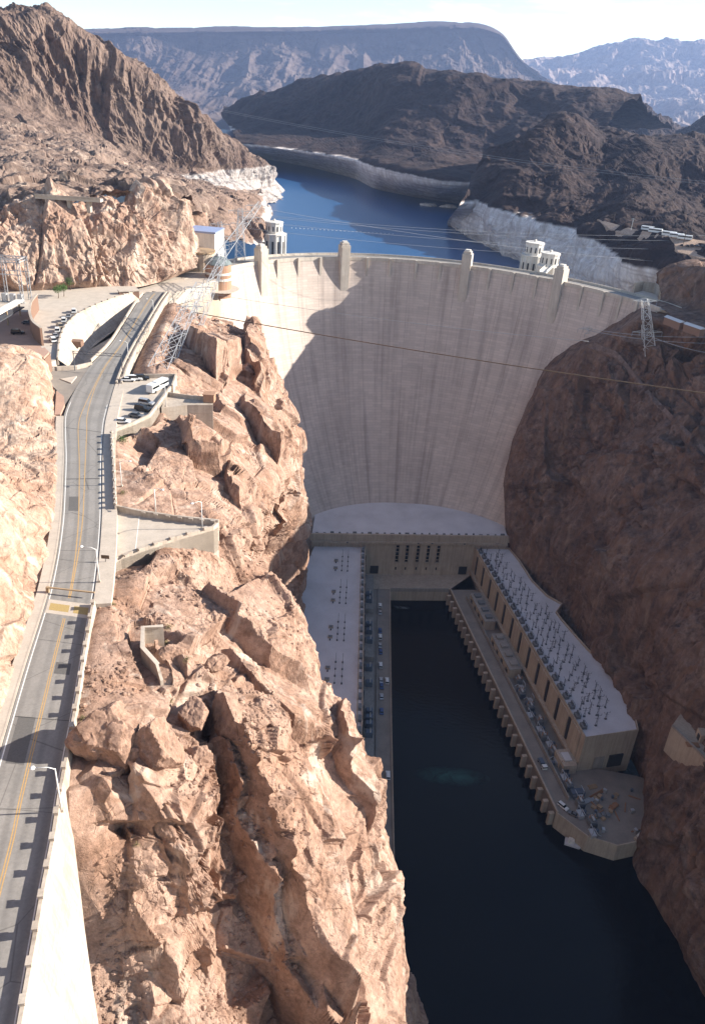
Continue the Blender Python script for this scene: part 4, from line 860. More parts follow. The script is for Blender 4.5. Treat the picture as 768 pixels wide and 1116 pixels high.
# ---- viewing terrace
tz = 185.3
tb = MB(); tb.prism([tuple(q[:2]) for q in TERR][::-1], tz-6, tz); tag(tb.build('terrace', M['walk_concrete']), kind='structure')
o = empty('terrace_wall', TERR[8], 0, 'pale stepped stone wall round the triangular viewing terrace', 'wall')
fr_ = [TERR[i] for i in (3, 4, 5, 6, 7, 8)]; b = MB(); b.wall([p[:2] for p in fr_], -.6, [tz-8]*6, [tz+.95]*6); part(b, 'front_wall', M['wall_concrete'], o)
bk_ = [TERR[i] for i in (0, 1, 2, 3)]; b = MB(); b.wall([p[:2] for p in bk_], .5, [tz-4]*4, [tz+1.5]*4); part(b, 'back_wall', M['wall_concrete'], o)
for A, B, n in ((TERR[4], TERR[5], 2), (TERR[5], TERR[6], 2), (TERR[6], TERR[8], 3), (TERR[1], TERR[2], 3), (TERR[2], TERR[3], 4)):
    for k in range(n):
        p = A+(B-A)*(k+.5)/n; b = MB(); d = B-A; b.box((p[0]+(.1 if A is not TERR[1] and A is not TERR[2] else 0), p[1], tz+(1.2 if A is not TERR[1] and A is not TERR[2] else 1.7)), (1.0, .75, .45), math.atan2(d[1], d[0])); part(b, 'post', M['wall_concrete'], o)
b = MB(); t0, t1 = P(152, 560, tz), P(147, 603, tz); b.wall([t0[:2], t1[:2]], .15, tz, tz+.008); tag(b.build('terrace_line', M['white_paint']), kind='structure')
# ---- car park
pz = 183.7
b = MB(); b.prism([tuple(q[:2]) for q in PARK][::-1], pz-8, pz); tag(b.build('car_park', M['walk_concrete']), kind='structure')
o = empty('car_park_wall', PARK[5], 0, 'pale curved stone wall edging the small car park above the cliff', 'wall')
fr_ = [PARK[i] for i in (3, 4, 5, 6, 7)]; b = MB(); b.wall([p[:2] for p in fr_], -.6, [pz-9]*5, [pz+1.0]*5); part(b, 'front_wall', M['wall_concrete'], o)
b = MB(); b.wall([p[:2] for p in (PARK[0], PARK[1], PARK[2])], .5, [pz-4]*3, [pz+1.4]*3); part(b, 'back_wall', M['wall_concrete'], o)
b = MB(); b.wall([p[:2] for p in (PARK[2], PARK[3])], .5, [pz-4]*2, [pz+1.4]*2); part(b, 'side_wall', M['wall_concrete'], o)
# spur platform with its retaining wall
o = empty('platform', P(200, 438, 182.5), 0, 'narrow concrete platform with a small block house jutting over the cliff', 'platform')
sp_ = [P(181, 431, 183), P(205, 434.5, 183), P(232, 437, 183), P(232, 441, 183), P(204, 441, 183), P(176, 444, 183)]
b = MB(); b.prism([tuple(q[:2]) for q in sp_][::-1], 173, 182.9); part(b, 'slab', M['wall_concrete'], o)
b = MB(); b.wall([p[:2] for p in sp_[:3]], .4, 182, 184.2); part(b, 'back_wall', M['wall_concrete'], o)
b = MB(); q = P(228.5, 437, 183); b.box((q[0], q[1], 184.2), (3.4, 3.2, 2.6)); b.box((q[0], q[1], 185.6), (3.8, 3.6, .25)); part(b, 'block_house', M['terracotta'], o)
# L-shaped retaining wall on the slope
o = empty('retaining_wall', P(155, 700, 186), 0, 'bent pale concrete wall standing alone on the pink rock slope', 'wall')
L_ = [P(178, 681, 187.6), P(154, 683, 187.8), P(153, 706, 187.5), P(170, 725, 186.6), P(175, 742, 185.2)]
b = MB(); b.wall([p[:2] for p in L_], .5, [p[2]-5 for p in L_], [p[2] for p in L_]); part(b, 'wall', M['wall_concrete'], o)
b = MB(); b.wall([p[:2]+np.array([0, -.05]) for p in L_[:4]], .75, [p[2]+.003 for p in L_[:4]], [p[2]+.16 for p in L_[:4]]); part(b, 'coping', M['walk_concrete'], o)
# side road turning off to the plaza
SR = [P(86, 418, 183.35), P(100, 399, 183.0), P(84, 403, 183.2), P(50, 405, 183.6), P(20, 403, 184), P(20, 411, 184), P(52, 416, 183.8), P(62, 425, 183.6), P(70, 443, 184.2)]
b = MB(); b.add([(q[0], q[1], q[2]+.02) for q in SR], [(0, 1, 2), (0, 2, 3, 7), (3, 4, 5, 6), (3, 6, 7), (0, 7, 8)]); tag(b.build('side_road', M['deck_concrete']), kind='structure')
b = MB(); k_ = [P(101, 397, 183.0), P(84, 401, 183.3), P(50, 403, 183.7), P(18, 401, 184)]; b.wall([p[:2] for p in k_], -.7, [p[2]-1 for p in k_], [p[2]+.8 for p in k_]); o = b.build('low_wall', M['wall_concrete']); tag(o, 'low pale wall along the side road below the curved basin', 'wall')
isl = [P(66, 413, 183.7), P(84, 410.5, 183.5), P(78, 418, 183.5)]; b = MB(); b.prism([tuple(p[:2]) for p in isl][::-1], 183.2, 183.75); tag(b.build('traffic_island', M['walk_concrete']), kind='structure')
isl = [P(62, 428, 184), P(70, 434, 184), P(71, 442, 184.2), P(66, 452, 184.6), P(60, 452, 184.6)]; b = MB(); b.prism([tuple(p[:2]) for p in isl], 183, 184.7); tag(b.build('pavement', M['plaza_paving']), kind='structure')
# barrier on the right of the upper road
parB = iY(418)
o = empty('road_barrier', outward(parB, 0), 0, 'straight double concrete barrier along the upper road towards the dam', 'barrier')
for d0, zt in ((.1, .95), (1.7, .75)):
    b = MB(); ii = list(range(parB, 159)); b.wall([outward(i, d0)[:2] for i in ii], -.55, [gR[i][2]-3 for i in ii], [gR[i][2]+zt for i in ii]); part(b, 'wall', M['wall_concrete'], o)
b = MB(); b.wall([outward(i, .68)[:2] for i in ii], -1.0, [gR[i][2]-3 for i in ii], [gR[i][2]+.1 for i in ii]); part(b, 'footway', M['walk_concrete'], o)
# ---- curved basin with lit concrete wall
PW = [P(64, 392, 184), P(66, 372, 184), P(72, 357, 184), P(84, 345, 184), P(100, 336.5, 184), P(118, 329, 184), P(140, 322, 184), P(151, 319, 184)]
rdw = [tuple((gL[i]-(gR[i]-gL[i])*.06)[:2]) for i in range(iY(396), 158, 3)]
base = [(q[0]*.72+np.mean([r[0] for r in rdw])*.28+2, q[1]*.8+.2*np.mean([r[1] for r in rdw])) for q in PW]
o = empty('curved_basin', P(100, 350, 170), 0, 'curved pale concrete retaining basin with a deep shadow beside the road', 'retaining wall')
pw = cr(np.array(PW), np.linspace(0, 7, 40)); bs = cr(np.array([(x, y, 174.) for x, y in base]), np.linspace(0, 7, 40))
V = np.concatenate([pw+np.array([0, 0, .0]), bs]); V = V-np.array(o.location)
mesh_np('sloped_wall', V, gridF(2, 40), M['wall_concrete'], o)
b = MB(); b.prism([tuple(q[:2]) for q in bs][::-1]+[(r[0]+.5, r[1]) for r in rdw][::-1][::1] if False else [tuple(q[:2]) for q in bs]+[(r[0]+.3, r[1]) for r in rdw[::-1]], 173, 174); part(b, 'floor', M['wall_concrete'], o)
b = MB(); b.wall(rdw, .5, 172, [gL[i][2]+1.0 for i in range(iY(396), 158, 3)]); part(b, 'road_wall', M['wall_concrete'], o)
b = MB(); b.wall([p[:2] for p in pw], .5, 182, 185.0); part(b, 'rim_wall', M['wall_concrete'], o)
for k in range(2, 40, 2):
    p = pw[k]; b = MB(); d = pw[min(k+1, 39)]-pw[k-1]; b.box((p[0], p[1], 185.2), (.8, .7, .42), math.atan2(d[1], d[0])); part(b, 'post', M['wall_concrete'], o)
q = bs[9]*.5+pw[9]*.5; b = MB(); b.box((q[0]+1, q[1]-.5, q[2]+.4), (4.2, 3.4, 2.2)); part(b, 'hatch', M['brown_wall'], o)
# plaza ground left of it
pz_ = [P(-90, 372, 184.2), P(28, 386, 184.2), P(52, 397, 184), P(63, 393, 184)]+[P(66, 372, 184), P(72, 357, 184), P(84, 345, 184), P(100, 336.5, 184), P(118, 329, 184), P(140, 322, 184), P(152, 318, 184), P(150, 312, 184), P(-90, 312, 184)]
b = MB(); b.prism([(p[0]-.6, p[1]) for p in pz_], 180, 184.0); tag(b.build('plaza', M['walk_concrete']), kind='structure')
b = MB(); b.prism([tuple(P(x, y, 184)[:2]) for x, y in [(-80, 380), (20, 384), (46, 380), (38, 362), (34, 340), (-80, 338)]], 184, 184.05); tag(b.build('plaza_paving', M['plaza_paving']), kind='structure')
o = empty('curved_wall', P(38, 355, 184), 0, 'brown curved wall rising at the edge of the paved plaza', 'wall')
cw = cr(np.array([P(41, 338, 184), P(35, 347, 184), P(33.5, 358, 184), P(37, 369, 184), P(46, 377, 184)]), np.linspace(0, 4, 20))
b = MB(); b.wall([p[:2] for p in cw], .8, 183.5, 190.5); part(b, 'wall', M['brown_wall'], o)
b = MB(); b.wall([p[:2] for p in cw], .95, 190.503, 190.8); part(b, 'coping', M['wall_concrete'], o)
o = empty('plaza_building', P(50, 385, 184), 0, 'low flat brown plaza building behind the lit rock slope', 'building')
bp = [P(27, 384, 190), P(50, 379, 190), P(55, 384, 190), P(49, 390, 190)]; b = MB(); b.prism([tuple(q[:2]) for q in bp][::-1], 182, 189.5); part(b, 'wall', M['brown_wall'], o)
b = MB(); b.prism([(q[0]*1.003, q[1]) for q in bp][::-1], 189.503, 190.1); part(b, 'roof', M['plaza_paving'], o)
q = P(51, 389, 187); b = MB(); b.box((q[0]+1, q[1]-2, 185.5), (2.4, .6, 4)); part(b, 'doorway', M['slot_dark'], o)
# white walkway canopy on legs at the left edge
o = empty('covered_walkway', P(10, 350, 184), 0, 'white sloping covered walkway on posts at the left photo edge', 'walkway')
A, B = P(-40, 362, 193), P(22, 327, 190); b = MB(); b.bar(A, B, 3.2, .6); part(b, 'roof', M['white_render'], o)
b = MB(); b.bar(A-np.array([0, 0, 2.8]), B-np.array([0, 0, 2.8]), 3.0, .4); part(b, 'deck', M['dark_steel'], o)
for t in (.25, .5, .72, .97):
    q = A+(B-A)*t; b = MB(); b.box((q[0], q[1], (184+q[2])/2-.3), (.5, .5, q[2]-184)); part(b, 'post', M['wood_tan'], o)
fc = [(150, 322), (166, 317), (184, 321), (212, 313), (238, 303), (250, 290), (240, 282), (216, 274), (203, 283), (186, 296), (168, 306), (152, 312)]
b = MB(); b.prism([tuple(P(x, y, 180.2)[:2]) for x, y in fc][::-1], 174, 180.2); tag(b.build('forecourt', M['walk_concrete']), kind='structure')
PLC = [((58, 372), 0), ((60.5, 367), 1), ((63, 361.5), 0), ((65.5, 356.5), 2), ((70, 350.5), 0), ((75, 345.5), 1), ((81, 340.5), 0)]
# ---- lamps
def lamp_proto(rot, h_, label, p, grp='street lamps by the road'):
    o = empty('street_lamp', p, rot, label, 'street lamp', grp)
    MB().tube([(0, 0, 0), (0, 0, h_)], [.13, .08], 8).build('pole', M['lamp_white'], o, smooth=True)
    MB().tube([(0, 0, h_-.1), (-.8, 0, h_+.35), (-2.3, 0, h_+.5)], [.07, .06, .05], 6).build('arm', M['lamp_white'], o, smooth=True)
    MB().lathe((-2.6, 0, h_+.42), [(.12, 0), (.36, .05), (.36, .16), (.12, .26)], 10).build('lamp_head', M['lamp_white'], o, smooth=True)
    MB().box((0, 0, .2), (.5, .5, .4)).build('base', M['wall_concrete'], o); return o
def at_road(y, d): i = iY(y); return outward(i, d)
lamp_proto(.25, 7.5, 'white street lamp on the parapet beside the boulder shadow', P(67.5, 884, 189.2))
lamp_proto(.1, 7.2, 'white street lamp with a brown sign by the terrace entrance', P(108.5, 634, 188.0))
lamp_proto(.9, 6.8, 'white lamp post standing at the tip of the viewing terrace', P(220.5, 576.5, 185.3))
lamp_proto(1.2, 7.0, 'white lamp post at the corner of the small car park', P(181, 443, 184.0))
lamp_proto(3.0, 6.5, 'slim white lamp post behind the upper parapet wall', P(133, 530, 185.8))
lamp_proto(2.6, 6.5, 'slim white lamp post on the rock above the terrace back wall', P(170, 560, 185.0))
for k in range(2):
    lamp_proto(0, 6.5, ['lamp post beside the upper road barrier, nearer of two', 'lamp post beside the upper road barrier near the dam'][k], outward(iY((392, 345)[k]), 1.2))
o = empty('road_sign', P(116, 617, 186.5), 0, 'small dark brown board sign on a post below the street lamp', 'sign')
q = Vector(P(116, 617, 186.5)); MB().box((0, 0, 1.1), (.1, .1, 2.4)).build('post', M['dark_steel'], o); MB().box((0, -.08, 2.2), (1.6, .08, .8)).build('board', M['sign_board'], o)
# gate arm across the road by the crossing
iq = iY(650); a, c = road_at(-.02, iq), road_at(1.03, iq)
o = empty('barrier_gate', a, 0, 'tan gate arm reaching across the road above the crossing', 'gate')
d = Vector(c-a); MB().box((0, 0, .6), (.5, .5, 1.2)).build('post', M['wood_tan'], o); MB().bar((0, 0, 1.1), (d.x, d.y, 1.15+d.z), .28, .22).build('arm', M['wood_tan'], o)
# sign truss over the upper road
iq = iY(406); a, c = road_at(-.35, iq), outward(iq, 1.2)
o = empty('sign_gantry', a, 0, 'dark lattice gantry spanning the road at the turn-off', 'gantry'); d = Vector(c-a)
MB().tube([(0, 0, 0), (0, 0, 7)], .16, 8).build('post', M['dark_steel'], o); MB().tube([(d.x, d.y, d.z), (d.x, d.y, 7)], .16, 8).build('post', M['dark_steel'], o)
b = MB(); n = 12
for z in (6.0, 6.9): b.bar((0, 0, z), (d.x, d.y, z), .14)
for k in range(n): b.bar((d.x*k/n, d.y*k/n, 6.0 if k % 2 else 6.9), (d.x*(k+1)/n, d.y*(k+1)/n, 6.9 if k % 2 else 6.0), .1)
b.build('truss', M['dark_steel'], o)
# ================================================================== VEHICLES
def car(label, paint, loc, rz, group=None, kind='sedan', name='parked_car', cat='car'):
    L, W = (4.6, 1.85) if kind == 'sedan' else (5.0, 1.95)
    hgt = 1.45 if kind == 'sedan' else 1.85
    o = empty(name, loc, rz, label, cat, group); b = MB()
    if kind == 'sedan': pr = [(-2.3, .35), (-2.28, .85), (-1.75, .95), (1.1-.25, .95), (2.15, .80), (2.3, .35)]; cab = [(-1.75, .94), (-1.15, 1.42), (.25, 1.45), (1.0, .94)]
    else: pr = [(-2.5, .4), (-2.48, 1.05), (1.0, 1.08), (2.35, .98), (2.5, .4)]; cab = [(-2.46, 1.04), (-2.25, 1.8), (.4, 1.85), (1.15, 1.04)]
    def ext(pr, w0, w1):
        n = len(pr); v = [(x, -w0/2 if z < 1.2 else -w1/2, z) for x, z in pr]+[(x, w0/2 if z < 1.2 else w1/2, z) for x, z in pr]
        return MB().add(v, [tuple(range(n)), tuple(range(2*n-1, n-1, -1))]+[(i, n+i, n+(i+1) % n, (i+1) % n) for i in range(n)])
    ext(pr, W, W).build('body', M[paint], o, bevel=.06)
    c = ext(cab, W-.16, W-.5).build('cabin', M['black_glass'], o)
    zt = max(z for x, z in cab); x0, x1 = cab[1][0], cab[2][0]
    MB().box(((x0+x1)/2, 0, zt+.0), (x1-x0+.1, W-.45, .06)).build('roof', M[paint], o, bevel=.02)
    for x in (-1.4, 1.4):
        for y in (-W/2+.1, W/2-.1):
            b = MB(); b.tube([(x, y-.11, .33), (x, y+.11, .33)], .33, 10); b.build('wheel', M['rubber'], o)
    return o
def clone(o, loc, rz, label=None, paint=None):
    c = copy_tree(o); c.location = Vector([float(q) for q in loc]); c.rotation_euler = (0, 0, rz)
    if label: c['label'] = label
    return c
g_ = 'vehicles in the small car park'
lot = [('car_white', 'sedan', (140, 415.5), .2, 'white car in the car park, back row beside the road'), ('car_white', 'suv', (147.5, 414.5), .2, 'tall white car in the middle of the back row'), ('car_black', 'suv', (155, 413.8), .2, 'black car in the back row, farthest from the road'),
       ('car_silver', 'suv', (160, 441), -.25, 'silver car parked nose to the wall, farthest from the camera'), ('car_black', 'suv', (156, 447.5), -.25, 'black car parked in the wall row below the silver one'), ('car_grey', 'sedan', (149, 454.5), -.2, 'dark grey car in the wall row next to the small white one'), ('car_white', 'sedan', (134, 461), .0, 'small white car parked alone at the near end of the car park')]
for pa, kd, (x, y), rz, lb in lot: car(lb, pa, P(x, y, pz+.01), rz, g_, kd)
o = empty('bus', P(172, 425, pz+.01), 1.25, 'white shuttle bus parked along the car park edge', 'bus', g_)
MB().box((0, 0, 1.75), (9.5, 2.5, 2.5)).build('body', M['car_white'], o, bevel=.12); MB().box((0, 0, 1.95), (9.1, 2.54, .8)).build('window_band', M['black_glass'], o); MB().box((4.72, 0, 1.9), (.1, 2.2, 1.2)).build('windscreen', M['black_glass'], o)
for x in (-3, 3):
    for y in (-1.15, 1.15): MB().tube([(x, y-.15, .48), (x, y+.15, .48)], .48, 12).build('wheel', M['rubber'], o)
MB().box((0, 0, 3.1), (3, 1.6, .25)).build('roof_unit', M['car_white'], o)
car('dark car crossing the brown paved plaza at the left edge', 'car_black', P(20, 364, 184.06), .3, None, 'suv')
car('dark car beside the brown curved plaza wall', 'car_grey', P(31, 353, 184.06), .2, None, 'sedan')
for k, (x, y, pa) in enumerate([(193, 296, 'car_black'), (200, 293, 'car_white'), (207, 290, 'car_tan')]):
    car(['black car', 'white car', 'tan car'][k]+' parked below the cut cliff behind the round building', pa, P(x, y, 182.3), .5, None)
pcp = {}
for (x, y), k in PLC:
    pa, nm = (('car_white', 'white'), ('car_silver', 'silver'), ('car_tan', 'tan'))[k]; p = P(x, y, 184.02)
    if k not in pcp: pcp[k] = car('%s car in the row along the outside of the curved basin rim' % nm, pa, p, 1.9+.02*y % .3, 'cars along the curved basin rim', 'suv' if k != 1 else 'sedan')
    else: clone(pcp[k], p, 1.9)
# left ramp: two rows of small cars
gl = 'cars parked on the left powerhouse ramp'
protos = {p: car('%s car parked on the left ramp beside the river, in line with its neighbours' % n, p, (0, 0, 0), 0, gl, k) for p, n, k in (('car_white', 'white', 'suv'), ('car_silver', 'silver', 'sedan'), ('car_blue', 'dark blue', 'sedan'))}
used = set()
rampc = [(414, 661), (414, 668), (414, 688), (414, 695), (414, 704), (414.5, 711), (414.5, 726), (415, 742), (415.5, 748.5), (421.5, 743), (415.5, 760), (415.5, 776), (422.5, 846)]
rampi = [(402, 650), (402, 656), (402, 683), (402, 690), (402.5, 700), (402, 730), (402, 747), (402, 778), (402, 785), (402, 792), (402, 802)]
for k, (x, y) in enumerate(rampc):
    pa = ('car_white', 'car_silver', 'car_blue')[k % 3]; p = P(x, y, 8.31); rz = math.pi/2+.03
    if pa not in used: protos[pa].location = p; protos[pa].rotation_euler = (0, 0, rz); used.add(pa); o = protos[pa]
    else: o = clone(protos[pa], p, rz)
    if (x, y) == (421.5, 743): o['label'] = 'silver-white car driving on the left ramp beside the parked row'
    if (x, y) == (422.5, 846): o['label'] = 'lone white car on the left ramp below the sunlit rock point'
gm = 'grey machines in the transformer bays'
mp = None
for k, (x, y) in enumerate(rampi):
    p = P(x, y, 11.21)
    if mp is None:
        mp = empty('transformer', p, 0, 'grey transformer with white bushings in a bay beside the left wing', 'transformer', gm)
        MB().box((0, 0, 1.5), (3.2, 2.6, 3.0)).build('tank', M['blue_grey_machine'], mp, bevel=.1)
        for j in range(5): MB().box((-1.9, -1+j*.5, 1.4), (.6, .2, 2.4)).build('radiator', M['machine_grey'], mp)
        for j in (-.8, 0, .8): MB().lathe((.4, j, 3.0), [(.22, 0), (.3, .3), (.18, .6), (.26, .8), (.1, 1.3)], 8).build('bushing', M['white_render'], mp)
    else: clone(mp, p, 0)
o = empty('truck', P(590, 834, 8.21), agr, 'white flatbed truck on the right service road near the annex', 'truck')
MB().box((2.6, 0, 1.5), (1.8, 2.2, 2.1)).build('cab', M['car_white'], o, bevel=.1); MB().box((-.9, 0, 1.1), (5, 2.3, .35)).build('bed', M['machine_grey'], o); MB().box((2.9, 0, 1.95), (1.3, 2.24, .7)).build('window', M['black_glass'], o); MB().box((-1.2, 0, 1.6), (3.4, 1.9, .7)).build('load', M['blue_grey_machine'], o)
for x in (-2.2, 2.3):
    for y in (-1, 1): MB().tube([(x, y-.15, .45), (x, y+.15, .45)], .45, 10).build('wheel', M['rubber'], o)
# ================================================================== ROOF EQUIPMENT
def mast(h, arm, mat='dark_steel'):
    b = MB(); w = .45
    for sx in (-1, 1):
        b.bar((sx*w, 0, 0), (sx*.12, 0, h), .11)
    for k in range(4):
        z0, z1 = h*k/4, h*(k+1)/4; b.bar(((-1)**k*w*(1-k/5), 0, z0), ((-1)**(k+1)*w*(1-(k+1)/5), 0, z1), .06)
    b.bar((-arm, 0, h*.97), (arm, 0, h*.97), .11); b.bar((-arm*.8, 0, h*.72), (arm*.8, 0, h*.72), .09)
    for x in (-arm, 0, arm): b.bar((x, 0, h*.97), (x, 0, h*1.13), .12)
    b.box((0, 0, .15), (1.1, .8, .3)); return b
mr = random.Random(3)
proto = None
spots = []
for row, (t, n, s0, s1) in enumerate(((-5.2, 20, 8, RLn-12), (-8.2, 20, 14, RLn-8), (-11.6, 20, 10, RLn-14), (-14.8, 18, 40, RLn-12), (-18.0, 13, 70, RLn-18))):
    for k in range(n):
        spots.append((s0+(s1-s0)*(k+mr.uniform(-.25, .25))/(n-1), t+mr.uniform(-.5, .5)))
RWP = np.array(ins)
for s, t in spots:
    q = rwpt(s, t)
    if poly_in(np.array([q[0]]), np.array([q[1]]), RWP)[0] < 1.3: continue
    if proto is None:
        proto = mast(5.2, 1.5).build('roof_mast', M['dark_steel']); tag(proto, 'dark steel line mast standing among many on the right powerhouse roof', 'mast', 'line masts on the right powerhouse roof'); o = proto
    else: o = proto.copy(); COL.objects.link(o)
    o.location = (q[0], q[1], ZW+.06); o.rotation_euler = (0, 0, angr+mr.choice((0, 0, math.pi/2))+mr.uniform(-.1, .1)); o.scale = (1, 1, mr.uniform(.7, 1.25))
# dark machinery strip behind the river parapet of the right roof
proto = None
for k in range(24):
    q = rwpt(5+k*(RLn-12)/23, -2.2)
    if proto is None:
        proto = empty('roof_unit', (0, 0, 0), 0, 'low dark switch unit in the row behind the right roof parapet', 'switch unit', 'switch units along the right powerhouse roof')
        MB().box((0, 0, .8), (3.4, 2.2, 1.6)).build('cabinet', M['machine_grey'], proto, bevel=.08)
        for x in (-1, 0, 1): MB().lathe((x, 0, 1.6), [(.2, 0), (.3, .4), (.15, .8), (.22, 1.2), (.08, 1.9)], 7).build('insulator', M['dark_steel'], proto)
        MB().bar((-1.7, .9, 2.6), (1.7, .9, 2.6), .14).bar((-1.6, .9, 0), (-1.6, .9, 2.6), .14).bar((1.6, .9, 0), (1.6, .9, 2.6), .14).build('rail', M['dark_steel'], proto); o = proto
    else: o = copy_tree(proto)
    o.location = (q[0], q[1], ZW+.06); o.rotation_euler = (0, 0, angr)
# left wing: rows of posts in groups, hatches, edge units
proto = None
for gk in range(5):
    for t in (10.2, 13.6):
        for j in range(4):
            q = lwpt(14+gk*33+j*5.2, t)
            if proto is None:
                proto = mast(4.4, .9).build('roof_mast', M['dark_steel']); tag(proto, 'dark post in one of the paired rows on the left powerhouse roof', 'mast', 'line masts on the left powerhouse roof'); o = proto
            else: o = proto.copy(); COL.objects.link(o)
            o.location = (q[0], q[1], ZW+.0); o.rotation_euler = (0, 0, ang+math.pi/2*0)
        for j in range(1): pass
proto = None
for gk in range(5):
    for j in range(2):
        q = lwpt(19+gk*33+j*8.5, 17.2)
        if proto is None:
            proto = empty('roof_hatch', (0, 0, 0), 0, 'small square hatch on the left powerhouse roof beside the post rows', 'roof hatch', 'hatches on the left powerhouse roof')
            MB().box((0, 0, .35), (2.4, 2.0, .7)).build('kerb', M['tan_concrete'], proto); MB().box((0, 0, .78), (1.9, 1.5, .16)).build('lid', M['machine_grey'], proto); MB().box((0, 2.4, .5), (.7, .7, 1.0)).build('vent', M['dark_steel'], proto); o = proto
        else: o = copy_tree(proto)
        o.location = (q[0], q[1], ZW); o.rotation_euler = (0, 0, ang-math.pi/2)
proto = None
for k in range(22):
    q = lwpt(6+k*7.3, 2.6)
    if proto is None:
        proto = empty('roof_unit', (0, 0, 0), 0, 'grey insulator frame in the row along the left roof edge', 'switch unit', 'switch units along the left powerhouse roof')
        MB().bar((-2, 0, 0), (-2, 0, 3.6), .3).bar((2, 0, 0), (2, 0, 3.6), .3).bar((-2.4, 0, 3.6), (2.4, 0, 3.6), .35).bar((-2, 0, 2.2), (2, 0, 2.2), .22).build('frame', M['tan_concrete'], proto)
        MB().box((0, 1.2, .8), (3.2, 1.4, 1.6)).build('cabinet', M['machine_grey'], proto)
        for x in (-1.3, 0, 1.3): MB().lathe((x, 0, 3.6), [(.15, 0), (.28, .3), (.12, .7), (.2, 1.0), (.05, 1.5)], 7).build('insulator', M['tan_concrete'], proto); o = proto
    else: o = copy_tree(proto)
    o.location = (q[0], q[1], ZW); o.rotation_euler = (0, 0, ang)
# right ramp: two concrete block houses and a line of machines
for k, (s0, s1) in enumerate(((14, 42), (54, 84))):
    q = gpt((s0+s1)/2, -11.6); o = empty('block_house', (q[0], q[1], 8.2), agr, ['far concrete block house on the right service deck', 'near concrete block house on the right service deck'][k], 'block house')
    MB().box((0, 0, 3), (s1-s0, 6.4, 6)).build('wall', M['tan_concrete'], o); MB().box((0, 0, 6.2), (s1-s0+.8, 7.0, .4)).build('roof', M['grey_concrete'], o)
    sg = 1 if math.sin(agr)*0+1 else 1
    for j in range(4):
        MB().box((-(s1-s0)/2+(j+.5)*(s1-s0)/4, 0, 7.0), (3.2, 3.6, 1.2)).build('roof_unit', M['machine_grey'] if k == 0 else M['grey_concrete'], o)
        for yy in (-3.25, 3.25): MB().box((-(s1-s0)/2+(j+.5)*(s1-s0)/4, yy, 2.4), (2.6, .2, 3.4)).build('opening', M['slot_dark'], o)
kinds = [('transformer', 'big grey transformer with three bushings in the right machine row', 'transformer'), ('pump_unit', 'cluttered pipework and drums unit in the right machine row', 'machine')]
pr_ = [None, None]
for k in range(20):
    q = gpt(88+k*5.0, -11.5+(k % 3-1)*1.0); kd = k % 2
    if pr_[kd] is None:
        o = empty(kinds[kd][0], (0, 0, 0), 0, kinds[kd][1], kinds[kd][2], 'machines on the right service deck')
        if kd == 0:
            MB().box((0, 0, 1.8), (3.6, 3.2, 3.2)).build('tank', M['machine_grey'], o, bevel=.12)
            MB().tube([(-1.4, 0, 4.3), (1.4, 0, 4.3)], .55, 10).build('conservator', M['galvanised'], o, smooth=True)
            for j in range(6): MB().box((2.1, -1.3+j*.5, 1.7), (.6, .2, 2.6)).build('radiator', M['blue_grey_machine'], o)
            for j in (-1, 0, 1): MB().lathe((-.8, j*1.1, 3.4), [(.25, 0), (.36, .4), (.2, .8), (.3, 1.2), (.08, 2.2)], 8).build('bushing', M['terracotta'], o)
        else:
            MB().box((0, -1, .9), (3.8, 2.4, 1.8)).build('cabinet', M['galvanised'], o, bevel=.05); MB().lathe((-.9, 1.4, 0), [(.8, 0), (.8, 1.9), (.3, 2.4)], 12).build('drum', M['blue_grey_machine'], o); MB().tube([(-1.8, .4, 2.2), (1.8, .4, 2.4), (1.8, 2.0, 1.2)], .2, 6).build('pipe', M['galvanised'], o)
            MB().bar((1.6, -1.8, 0), (1.6, -1.8, 5), .2).bar((-1.6, -1.8, 0), (-1.6, -1.8, 5), .2).bar((-1.6, -1.8, 5), (1.6, -1.8, 5), .25).build('frame', M['silver_steel'], o)
        pr_[kd] = o
    else: o = copy_tree(pr_[kd])
    o.location = (q[0], q[1], 8.21); o.rotation_euler = (0, 0, agr+(math.pi if mr.random() < .4 else 0))
# loading yard
stack = [('rust_steel', 650, 866, .6, 'rust red steel beams stacked in the loading yard', 9, 1.2, 1.4), ('rust_steel', 668, 880, .7, 'rust red crates lined up in the loading yard', 5, 2.0, 1.2), ('galvanised', 640, 873, .5, 'pale pipes bundled in the loading yard', 7, 2.0, 1.0),
         ('blue_grey_machine', 628, 866, .2, 'blue grey container beside the annex in the loading yard', 6, 3.0, 2.4), ('machine_grey', 652, 890, .2, 'grey crates lined up at the yard edge', 10, 2.0, 1.2), ('wood_tan', 645, 858, .3, 'tan timber pile by the powerhouse gate', 4, 2, 1)]
for mt, x, y, rz, lb, L, W, H in stack:
    q = P(x, y, 8.21); nm = lb.split()[-5] if False else ('container' if 'container' in lb else 'crate' if 'crate' in lb or 'box' in lb else 'material_stack')
    o = empty(nm, q, rz, lb, 'container' if nm == 'container' else 'crate' if nm == 'crate' else 'stack')
    n = 5 if nm != 'container' else 1
    for j in range(n):
        if 'beam' in lb or 'pipe' in lb or 'timber' in lb: MB().box(((j % 2)*.3, -W/2+(j+.5)*W/n, H*.25+(j % 3)*H*.2), (L, W/n*.8, H*.5)).build('beam', M[mt], o)
        elif nm == 'container': MB().box((0, 0, H/2), (L, W, H)).build('body', M[mt], o, bevel=.05); MB().box((L/2+.03, 0, H/2), (.08, W*.9, H*.9)).build('door', M['machine_grey'], o)
        else: MB().box((-L/2+(j+.5)*L/n, (j % 2)*.3, H/2), (L/n*.8, W, H)).build('crate_box', M[mt], o, bevel=.04)
yr = random.Random(12); yp = {}
